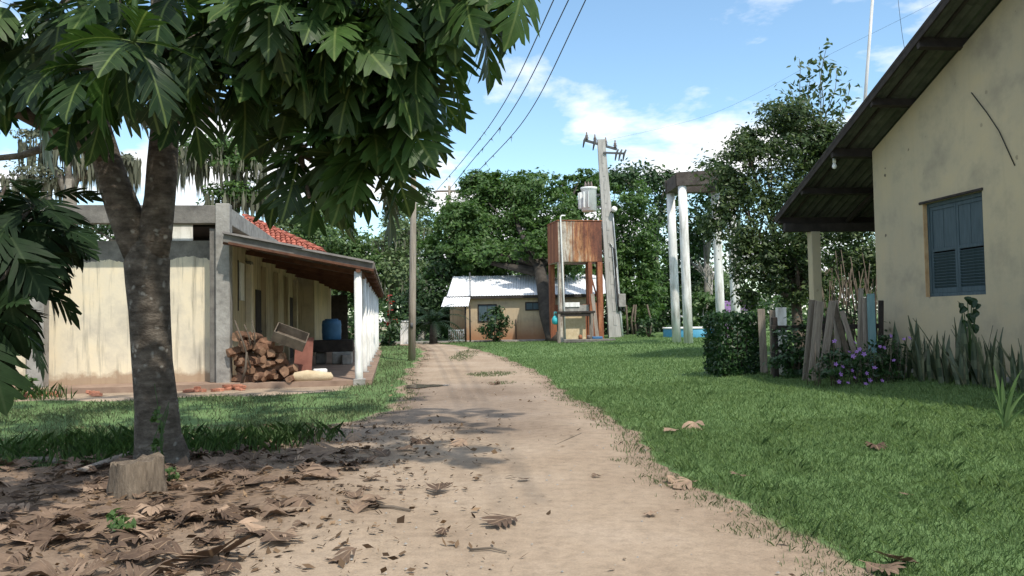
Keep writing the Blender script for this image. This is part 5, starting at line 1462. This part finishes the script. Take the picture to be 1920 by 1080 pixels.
# ------------------------------------------------------------------ breadfruit leaves
def lobed_leaf(name, ln, wd, mat, seed, droop=.35, fold=.25, curl=0.0, lobes=4, stalk=.09):
    """deeply lobed leaf: lies along +Y, upper side +Z"""
    q = random.Random(seed); vs = []; uv = []; fs = []
    bendf = lambda y: -droop * (y / ln) ** 2 * ln + curl * .12 * math.sin(y / ln * 6 + seed)
    def put(x, y):
        r = abs(x) / wd
        z = bendf(y) + fold * abs(x) - (.9 * fold + .15) * r * abs(x) + curl * abs(x) * (.7 + .5 * math.sin(y * 14 + seed))
        vs.append((x, y, z)); uv.append((x / ln * .5, y / ln)); return len(vs) - 1
    nb = lobes
    sp = .80 * ln / nb; ca, sa = math.cos(R(46)), math.sin(R(46))
    rib = [put(0.0, y_) for y_ in [.02 * ln] + [.02 * ln + sp * (i + 1) for i in range(nb)]]
    for sd in (-1, 1):
        for i in range(nb):
            y0 = .02 * ln + sp * i; t_ = (i + .5) / nb
            l = wd * .62 * (.62 + .52 * math.sin(math.pi * min(1, t_ * .9 + .12))) * q.uniform(.88, 1.12); bend_ = q.uniform(-.05, .12)
            def at(u, c):         # u along the lobe, c across it in rib lengths
                yb = y0 + sp * (.5 + c); a2 = bend_ * u
                return put(sd * (sa * l * u - a2 * l * .3), yb + ca * l * u + a2 * l)
            w0 = put(sd * .075 * wd, y0 + .07 * wd + .02 * sp); w1 = put(sd * .075 * wd, y0 + sp + .07 * wd - .02 * sp)
            m0, m1 = at(.42, -.44), at(.42, .40); n0, n1 = at(.74, -.40), at(.74, .30); tp_ = at(1.0, -.08)
            for f in ((rib[i], rib[i + 1], w1, w0), (w0, w1, m1, m0), (m0, m1, n1, n0), (n0, n1, tp_)):
                fs.append(f if sd < 0 else f[::-1])
    yt_ = .82 * ln; T = [put(x_ * wd, yt_ + y_ * ln) for x_, y_ in ((-.075, .06), (-.17, .09), (-.12, .20), (0, .30), (.12, .20), (.17, .09), (.075, .06))]
    for f in ((rib[-1], T[0], T[1], T[2]), (rib[-1], T[2], T[3], T[4]), (rib[-1], T[4], T[5], T[6])): fs.append(f[::-1])
    # stalk
    s0 = len(vs)
    for (y, r) in ((-stalk, .007), (0.01, .006)):
        for k in range(3):
            a = 2.09 * k; vs.append((math.cos(a) * r, y, math.sin(a) * r + (0 if y > 0 else 0))); uv.append((0, 0))
    for k in range(3): fs.append((s0 + k, s0 + (k + 1) % 3, s0 + 3 + (k + 1) % 3, s0 + 3 + k))
    me = bpy.data.meshes.new(name); me.from_pydata(vs, [], fs); me.update()
    ul = me.uv_layers.new(name='UVMap'); li = np.zeros(len(me.loops), np.int32); me.loops.foreach_get('vertex_index', li); ul.data.foreach_set('uv', np.array(uv, np.float32)[li].ravel())
    me.polygons.foreach_set('use_smooth', np.ones(len(fs), bool)); me.materials.append(M[mat]); return me
LEAF = [lobed_leaf('lobed_leaf', .52, .46, 'leaf_breadfruit', s, droop=.22 + .08 * s, fold=.22 + .05 * (s % 3), lobes=4 + s % 2) for s in range(6)]
LEAFD = [lobed_leaf('lobed_leaf', .48, .42, 'leaf_breadfruit_shaded', s + 9, droop=.25 + .08 * s, fold=.2, lobes=4 + s % 2) for s in range(4)]
def joined(meshes, mats, name, mat, var=None):
    """many leaves as one mesh (stuff)"""
    data = []
    for me in meshes:
        n = len(me.vertices); co = np.zeros(n * 3, np.float32); me.vertices.foreach_get('co', co)
        li = np.zeros(len(me.loops), np.int32); me.loops.foreach_get('vertex_index', li); lt = np.zeros(len(me.polygons), np.int32); me.polygons.foreach_get('loop_total', lt)
        u = np.zeros(len(me.loops) * 2, np.float32)
        if me.uv_layers: me.uv_layers[0].data.foreach_get('uv', u)
        data.append((co.reshape(-1, 3), li, lt, u.reshape(-1, 2)))
    Vv, Li, Lt, U, Va = [], [], [], [], []; o = 0
    for k, (j, Mx) in enumerate(mats):
        co, li, lt, u = data[j]; A = np.array(Mx)
        Vv.append(co @ A[:3, :3].T + A[:3, 3]); Li.append(li + o); Lt.append(lt); U.append(u); o += len(co)
        Va.append(np.full(len(lt), var[k] if var is not None else random.Random(k).random()))
    me = np_mesh(name, np.concatenate(Vv), np.concatenate(Li), np.concatenate(Lt), np.concatenate(Va), smooth=True)
    ul = me.uv_layers.new(name='UVMap'); ul.data.foreach_set('uv', np.concatenate(U).ravel().astype(np.float32))
    me.materials.append(M[mat]); return me

BY = 7.7
btb = G(300, 868); BY = btb.y
bf = empty('breadfruit_tree', btb, 0, 'forked breadfruit tree with big lobed leaves beside the track', 'tree')
def Q(px, py, Y=None): return P(px, py, BY if Y is None else Y) - btb
kpx = BY / FPX
m = MB()
m.tube([Q(302, 905), Q(301, 868), Q(298, 835), Q(292, 760), Q(285, 680), Q(281, 600), Q(278, 530), Q(276, 490), Q(273, 465), Q(272, 445), Q(271, 432)], [62 * kpx, 50 * kpx, 43 * kpx, 38 * kpx, 36 * kpx, 36 * kpx, 38 * kpx, 40 * kpx, 34 * kpx, 22 * kpx, 6 * kpx], 20, wob=.10, seed=3)
m.tube([Q(268, 490), Q(250, 440), Q(230, 390), Q(212, 340), Q(198, 290), Q(185, 240), Q(175, 180), Q(170, 90)], [30 * kpx, 32 * kpx, 30 * kpx, 27 * kpx, 25 * kpx, 23 * kpx, 18 * kpx, 12 * kpx], 16, wob=.10, seed=5)
m.tube([Q(283, 490), Q(292, 430), Q(299, 370), Q(304, 310), Q(308, 250), Q(310, 190), Q(306, 120), Q(300, 30), Q(290, -80), Q(280, -220)], [30 * kpx, 30 * kpx, 28 * kpx, 27 * kpx, 26 * kpx, 24 * kpx, 20 * kpx, 16 * kpx, 12 * kpx, 9 * kpx], 16, wob=.10, seed=7)
m.tube([Q(318, 830), Q(338, 855), Q(352, 880)], [26 * kpx, 17 * kpx, 8 * kpx], 10, wob=.15, seed=8)
m.tube([Q(285, 845), Q(268, 865, BY - .25), Q(255, 885, BY - .5)], [22 * kpx, 14 * kpx, 6 * kpx], 10, wob=.15, seed=8)
m.build('trunk', 'bark_breadfruit', bf)
rr = random.Random(77)
LIMBS = [
 ([(195, 285, 7.7), (150, 262, 7.5), (110, 245, 7.3), (50, 215, 7.0), (-10, 185, 6.8), (-90, 120, 6.6)], 20, 9),
 ([(150, 262, 7.5), (90, 275, 7.9), (40, 292, 8.2), (-40, 300, 8.4)], 9, 5),
 ([(310, 225, 7.7), (350, 215, 7.6), (400, 205, 7.4), (450, 195, 7.2), (520, 150, 7.0), (600, 110, 6.8)], 15, 5),
 ([(400, 205, 7.4), (470, 230, 7.3), (540, 270, 7.2), (600, 310, 7.1), (650, 340, 7.0)], 8, 4),
 ([(520, 150, 7.0), (560, 200, 6.9), (563, 280, 6.9), (570, 330, 6.9), (580, 370, 6.8)], 7, 3),
 ([(308, 120, 7.7), (400, 60, 7.2), (500, 10, 6.8), (620, -30, 6.4), (760, -50, 6.2), (880, -60, 6.0)], 14, 5),
 ([(620, -30, 6.4), (700, 60, 6.5), (760, 150, 6.6), (770, 250, 6.7)], 8, 4),
 ([(175, 170, 7.7), (160, 60, 7.2), (150, -40, 6.8)], 12, 6),
 ([(308, 200, 7.7), (290, 130, 7.0), (262, 100, 6.2), (250, 85, 5.8)], 9, 5),
 ([(300, 20, 7.7), (420, -160, 7.0), (700, -420, 6.6), (1000, -600, 6.2), (1250, -700, 6.5)], 14, 5),
 ([(285, -120, 7.7), (200, -350, 8.0), (150, -500, 8.5)], 11, 5),
 ([(290, -60, 7.7), (420, -300, 8.8), (600, -420, 10.0)], 11, 5),
]
for pts, r0, r1 in LIMBS:
    n = len(pts); MB().tube([P(*p) - btb for p in pts], [(r0 + (r1 - r0) * k / (n - 1)) * kpx for k in range(n)], 9, wob=.12, seed=r0).build('limb', 'bark_breadfruit', bf)
# rosettes: pixel, distance, number of leaves
TIPS = [(250, 78, 5.7, 11), (60, 60, 6.6, 8), (130, 130, 6.4, 8), (40, 105, 6.8, 7), (180, 130, 6.2, 8), (330, 140, 6.4, 8), (380, 60, 6.2, 8), (440, 120, 6.4, 7), (20, 10, 6.4, 7), (120, 10, 6.3, 8), (220, -10, 6.2, 7), (330, -10, 6.2, 8), (430, 0, 6.1, 8), (380, 30, 7.2, 7), (20, 90, 7.4, 7), (200, 60, 7.4, 7), (290, 60, 7.6, 7), (420, 60, 7.6, 6), (100, 90, 7.6, 7),
 (520, 40, 5.9, 9), (590, 60, 6.0, 8), (560, 110, 6.3, 8), (640, 100, 6.2, 8), (690, 60, 6.2, 8), (620, 150, 6.4, 8), (690, 150, 6.3, 8), (740, 110, 6.4, 8), (780, 60, 6.3, 7), (560, 170, 6.6, 7), (650, 210, 6.5, 8), (720, 210, 6.5, 8), (770, 180, 6.5, 7), (610, 240, 6.7, 4), (740, 270, 6.6, 8), (690, 280, 6.7, 8), (650, 330, 6.8, 9), (720, 340, 6.6, 8), (590, 350, 6.8, 7), (560, 390, 7.0, 4), (690, 380, 6.8, 7), (620, 390, 6.8, 7), (480, 150, 6.8, 7), (505, 225, 7.2, 3), (740, 20, 6.2, 8), (660, 0, 6.2, 8), (580, 0, 6.0, 8), (500, -10, 6.0, 7), (790, 10, 6.2, 6), (470, 200, 7.3, 3), (545, 190, 7.0, 4), (800, 130, 6.3, 5),
 (880, -15, 6.0, 6), (975, -75, 5.9, 3), (920, -70, 6.0, 5), (840, -30, 6.1, 6), (-70, 90, 6.6, 8), (-130, 30, 6.7, 8), (-60, -10, 6.5, 8), (-150, 130, 6.6, 7), (-200, 60, 6.8, 7), (-60, 20, 7.4, 7)]
cand = []
def rosette(tp, n_, seed, spread=1.0):
    q = random.Random(seed); out = []
    a0 = q.uniform(0, 6.28)
    for k in range(n_):
        f = k / max(1, n_ - 1); a = a0 + k * 2.4 + q.uniform(-.25, .25); el = R(32 - 92 * f ** .8 + q.uniform(-14, 14))
        d = Vector((math.cos(a) * math.cos(el), math.sin(a) * math.cos(el), math.sin(el)))
        rot = frame_from(d, Vector((0, 0, 1)), R(q.uniform(-30, 30))); s = q.uniform(.72, 1.12) * (.75 + .35 * f)
        out.append((q.randrange(6), Matrix.Translation(tp + d * .09 * s) @ rot.to_4x4() @ Matrix.Scale(s, 4)))
    return out
for k, (px, py, Y, n_) in enumerate(TIPS):
    if px > 455 and py > -5: py -= 45 + (25 if py > 200 else 0) + (40 if py > 320 and px < 640 else 0)
    tp = P(px, py, Y) - btb
    cand += [(c, True) for c in rosette(tp, n_, k)]
    # twig to the nearest limb point
    best = None
    for pts, _, _ in LIMBS:
        for p in pts:
            w = P(*p) - btb; dd = (w - tp).length
            if best is None or dd < best[0]: best = (dd, w)
    if best[0] > .12:
        MB().tube([best[1], best[1].lerp(tp, .5) + Vector((0, 0, -.05)), tp], [.022, .018, .012], 6).build('twig', 'bark_breadfruit', bf)
    if k == 0:
        MB().tube([tp, tp + Vector((.01, 0, .1)), tp + Vector((.02, -.02, .28)), tp + Vector((.02, -.02, .40))], [.02, .028, .022, .004], 8).build('bud', 'weed', bf, 'pale green pointed bud at the branch tip')
# crown above the frame, which shades the track
q = random.Random(123); high = []
for k in range(120):
    u = q.random()
    x = q.uniform(-7.0, 1.9); y = q.uniform(4.6, 12.5); z = q.uniform(4.6, 8.2)
    if z < 1.4 + .405 * y + .75: z = 1.4 + .405 * y + .75 + q.uniform(0, 1.5)
    if ((x + 2.6) / 4.8) ** 2 + ((y - 7.2) / 5.2) ** 2 > 1: continue
    high += rosette(Vector((x, y, z)) - btb, 7, 1000 + k)
n_obj = 0; rest = []
for (j, Mx), vis in cand:
    if n_obj < 298:
        o = bpy.data.objects.new('leaf', LEAF[j]); col.objects.link(o); o.parent = bf; o.matrix_local = Mx; n_obj += 1
    else: rest.append((j, Mx))
rest += high
o = link('upper_foliage', joined(LEAF, rest, 'upper_foliage', 'leaf_breadfruit'), None, bf); o['kind'] = 'stuff'
# second, young breadfruit at the left edge
yb = GX(-60, 5.4)
yt = empty('young_breadfruit', yb, 0, 'shaded young breadfruit reaching in from the left edge', 'tree')
MB().tube([(0, 0, -.1), (.03, .02, .8), (.05, 0, 1.7), (.12, 0, 2.5)], [.05, .042, .034, .022], 10, wob=.1).build('trunk', 'bark_breadfruit', yt)
for k, (px, py, Y, n_) in enumerate(((60, 390, 5.6, 9), (10, 430, 5.4, 9), (90, 440, 5.6, 8), (20, 500, 5.3, 8), (50, 470, 5.8, 8), (10, 350, 5.7, 7), (80, 370, 5.9, 7), (0, 580, 5.3, 7), (30, 560, 5.5, 6), (-40, 470, 5.4, 8), (-50, 600, 5.2, 7), (-60, 380, 5.4, 8), (40, 420, 6.0, 8))):
    tp = P(px, py, Y) - yb
    MB().tube([Vector((.05, 0, min(1.6, tp.z * .7))), Vector((.05, 0, tp.z * .8)).lerp(tp, .6), tp], [.02, .015, .01], 6).build('branch', 'bark_breadfruit', yt)
    for (j, Mx) in rosette(tp, n_, 500 + k):
        o = bpy.data.objects.new('leaf', LEAFD[j % 4]); col.objects.link(o); o.parent = yt; o.matrix_local = Mx @ Matrix.Scale(.82, 4)

# weed climbing at the trunk foot
vb = G(318, 880); vb.y -= .1
o = empty('trunk_creeper', vb, 0, 'small leafy creeper climbing the foot of the breadfruit trunk', 'plant'); g = np.random.default_rng(91); rr = random.Random(91)
for k in range(5):
    pts = [Vector((rr.uniform(-.05, .05), rr.uniform(-.08, .0), -.02)), Vector((rr.uniform(-.1, .06), -.06, .3)), Vector((rr.uniform(-.12, .05), -.02, rr.uniform(.5, .85)))]; MB().tube(pts, [.006, .005, .003], 5).build('stem', 'weed', o)
v, var = leaf_cloud([(-.02, -.06, .18, .13, .10, .2), (-.05, -.04, .5, .09, .06, .3)], 190, .055, g, asp=.6); v[:, 2] = np.maximum(v[:, 2], .01); link('foliage', cloud_mesh('foliage', v, var), 'weed', o)
for px, py, s, lab in ((232, 1012, .13, 'tiny green weed sprouting among the dry leaves left of the bright fallen leaf'), (50, 745, .3, 'leafy weed clump at the brick rubble by the left post'), (318, 905, .12, 'small weed on the litter just before the breadfruit trunk')):
    b_ = G(px, py); o = empty('weed_sprout', b_, 0, lab, 'weed'); g = np.random.default_rng(px)
    MB().tube([(0, 0, -.02), (0, 0, s * 1.2)], [.005, .003], 5).build('stem', 'weed', o)
    v, var = leaf_cloud([(0, 0, s * .8, s * .7, s * .6, s * .75)], 120, s * .4, g); v[:, 2] = np.maximum(v[:, 2], .005); link('foliage', cloud_mesh('foliage', v, var), 'weed', o)
# ------------------------------------------------------------------ stump and sticks under the tree
sb = G(245, 932)
o = empty('tree_stump', sb, 0, 'weathered square cut stump in front of the breadfruit trunk', 'stump')
m = MB(); rings = []; n = 22; q = random.Random(6)
for z, s in ((-.05, 1.12), (.05, 1.06), (.16, 1.0), (.27, .97), (.30, .93)):
    for k in range(n):
        a = 2 * math.pi * k / n; r = .175 * s * (1 + .10 * math.cos(4 * a) + .06 * math.sin(9 * a) + q.uniform(-.06, .06)); m.v.append((math.cos(a) * r * 1.2, math.sin(a) * r + .1, z * .92 + (.035 * math.cos(a) + q.uniform(-.03, .03) if z > .25 else 0)))
for a in range(4):
    for k in range(n): m.f.append((a * n + k, a * n + (k + 1) % n, (a + 1) * n + (k + 1) % n, (a + 1) * n + k)); m.sm.append(True)
m.build('stump_body', 'stump_wood', o)
m = MB(); top = [(x, y, z) for x, y, z in MB().v]
body = col.objects['stump_body'].data; tv = [tuple(v_.co) for v_ in body.vertices[4 * n:]]
m.add(tv + [(0, .1, .285)], [(k, (k + 1) % n, n) for k in range(n)]); m.build('cut_top', 'stump_wood', o)
for (a, b, w_, mat, nm, lab) in (((150, 892), (262, 850), .05, 'wood_grey', 'fallen_plank', 'pale grey plank lying behind the stump'), ((40, 868), (120, 872), .035, 'wood_grey', 'fallen_plank', 'grey weathered plank half buried at the left edge'), ((690, 955), (770, 962), .012, 'twig_brown', 'twig', 'long thin curved twig lying left of the track centre'), ((1040, 838), (1090, 815), .008, 'twig_brown', 'twig', 'thin twig on the darkened part of the track'), ((880, 1036), (950, 1040), .008, 'twig_brown', 'twig', 'thin twig on the track near the bottom of view')):
    p, q_ = G(*a), G(*b); p.z += w_ * .6 + .012; q_.z += w_ * .6 + .012; ml = p.lerp(q_, .5) + Vector((.02, .04, .005))
    tag(MB().tube([p - Vector((0, 0, 0)), ml, q_], [w_, w_ * 1.05, w_ * .8], 7, wob=.3, flat=.5).build(nm, mat), lab, nm.split('_')[-1])

# ------------------------------------------------------------------ fallen leaves
DRY = [lobed_leaf('fallen_leaf', .44, .42, 'leaf_dry', s + 30, droop=-.08 + .10 * (s % 3), fold=.04 + .10 * (s % 2), curl=.10 + .12 * (s % 3), lobes=4 + s % 2) for s in range(6)]
rr = random.Random(99)
def lay(px, py, s, az=None, tilt=.25, z=.02):
    p = G(px, py); az = rr.uniform(0, 6.28) if az is None else az
    return Matrix.Translation((p.x, p.y, p.z + z + .012)) @ Matrix.Rotation(az, 4, 'Z') @ Matrix.Rotation(rr.uniform(-tilt, tilt), 4, 'X') @ Matrix.Rotation(rr.uniform(-tilt, tilt), 4, 'Y') @ Matrix.Scale(s, 4) @ Matrix.Translation((0, -.22, 0))
NAMED = [(945, 985, .62, .9, 'large brown lobed leaf lying alone on the near track'), (865, 835, .55, 1.2, 'dark curled leaf on the darkened middle of the track'), (830, 1005, .26, 1.3, 'small orange brown leaf on the near track'), (985, 905, .24, .3, 'small dark leaf at the track centre'), (1220, 970, .28, 1.4, 'dark curled leaf at the right of the near track'), (1120, 898, .2, .4, 'small dark upright leaf scrap on the track'),
 (755, 920, .24, 1.0, 'orange leaf with an upturned edge left of the track centre'), (690, 922, .2, 2.0, 'small yellow orange leaf left of the track'), (1300, 805, .85, 1.2, 'big crumpled dry leaf on the lawn beyond the track edge'), (1255, 812, .5, 1.9, 'pale flat dry leaf beside the crumpled one on the lawn'), (1387, 897, .30, .2, 'small curled pale leaf alone on the lawn'), (1640, 842, .5, 1.4, 'thin brown leaf lying mid lawn below the flowers'), (1700, 935, .2, .2, 'tiny dark leaf standing in the lawn'), (1285, 915, .55, .7, 'dark broken leaf at the right track edge'), (1262, 908, .4, 2.4, 'brown leaf scrap at the right edge of the track'), (1690, 1062, .55, .7, 'dark dry leaf at the bottom right in the grass'), (1650, 1075, .45, 2.0, 'crumpled leaf at the bottom edge where lawn meets track'), (930, 722, .6, 1.0, 'dark leaf scrap on the tuft in the middle of the track'),
 (600, 855, .95, .2, 'tall curled leaf standing up on the litter right of trunk'), (610, 895, .95, 1.3, 'broad tan leaf fanned out right of the trunk'), (560, 955, .8, 1.5, 'pinkish tan leaf flat on the litter'), (400, 1055, 1.15, 1.9, 'pale yellow skeleton leaf at the bottom of the litter'), (270, 1015, .75, 1.2, 'tan leaf with raised lobes near the tiny weed'), (110, 1020, .8, .9, 'wide brown leaf at the lower left'), (130, 925, .8, 1.6, 'reddish brown leaf heaped left of the stump'), (60, 985, .75, .3, 'curled tan leaf near the left edge of the litter'), (210, 975, .5, .1, 'small upright tan leaf below the stump'), (520, 1020, .7, 2.2, 'brown leaf with dark arched lobes at the litter edge'), (470, 905, .6, .8, 'dark curled leaf between trunk and tall leaf')]
for k, (px, py, s, az, lab) in enumerate(NAMED):
    o = bpy.data.objects.new('fallen_leaf', DRY[k % 6]); col.objects.link(o); o.matrix_world = lay(px, py, s, az + 1.57, .2 if k != 18 else .7, .02)
    tag(o, lab, 'leaf', 'fallen breadfruit leaves')
mats = []; k = 0
while len(mats) < 470:
    u = rr.random(); y = rr.uniform(3.4, 9.6) if u < .85 else rr.uniform(3.6, 11); x = rr.gauss(-3.2, 1.7)
    if x > -.6 + rr.uniform(-.6, .2) or x < -8: continue
    if x > -1.6 and rr.random() < .6: continue
    if x > left_edge(y) + 50: continue
    if y > 8.6 and rr.random() < .75: continue
    az = rr.uniform(0, 6.28); s = rr.uniform(.25, .72)
    mats.append((rr.randrange(6), Matrix.Translation((x, y, gzf(x, y) + .022 + rr.uniform(0, .03))) @ Matrix.Rotation(az, 4, 'Z') @ Matrix.Rotation(rr.gauss(0, .09), 4, 'X') @ Matrix.Rotation(rr.gauss(0, .09), 4, 'Y') @ Matrix.Scale(s, 4) @ Matrix.Translation((0, -.22, 0))))
tag(link('leaf_litter', joined(DRY, mats, 'leaf_litter', 'leaf_dry', [min(1, max(0, rr.gauss(.35, .4))) - .3 for _ in mats]), None), 'thick brown litter of dry breadfruit leaves under the tree', 'leaf litter', kind='stuff')
g = np.random.default_rng(13)
n_ = 7000; x = g.normal(-3.3, 1.6, n_); y = g.uniform(3.4, 11, n_); ok = (x < 0) & (x > -8); x2 = g.uniform(-3, 2.6, 380); y2 = g.uniform(3.5, 19, 380); on = x2 < right_edge(y2) + .15
x = np.concatenate([x[ok], x2[on]]); y = np.concatenate([y[ok], y2[on]]); k = len(x)
p = np.stack([x, y, gz(x, y) + .022 + .012 * g.random(k)], 1); nr = unit(g.normal(size=(k, 3)) * .35 + np.array([0, 0, 1])); d = unit(np.cross(nr, g.normal(size=(k, 3)))); ln = .02 + .075 * g.random(k) ** 2
tag(link('leaf_scraps', cloud_mesh('leaf_scraps', quads(p, d, nr, ln, ln * (.2 + .5 * g.random(k))), np.clip(g.normal(.35, .3, k), 0, 1)), 'litter_bits'), 'scattered leaf scraps and twigs on the bare earth', 'leaf scraps', kind='stuff')
# pebbles on the track
n_ = 500; x = g.uniform(-2.5, 2.2, n_); y = 3.6 + 14 * g.random(n_) ** 1.7; on = (x < right_edge(y)); x, y = x[on], y[on]; m = MB()
for a, b in zip(x, y):
    r = .004 + .012 * float(g.random()) ** 3; z = gzf(a, b) + .012 + r * .3; m.add([(a + r, b, z), (a, b + r, z), (a - r, b, z), (a, b - r, z), (a + .2 * r, b, z + r * .8), (a, b, z - r)], [(0, 1, 4), (1, 2, 4), (2, 3, 4), (3, 0, 4)])
tag(m.build('pebbles', 'concrete'), 'small pale pebbles scattered over the track', 'pebbles', kind='stuff')
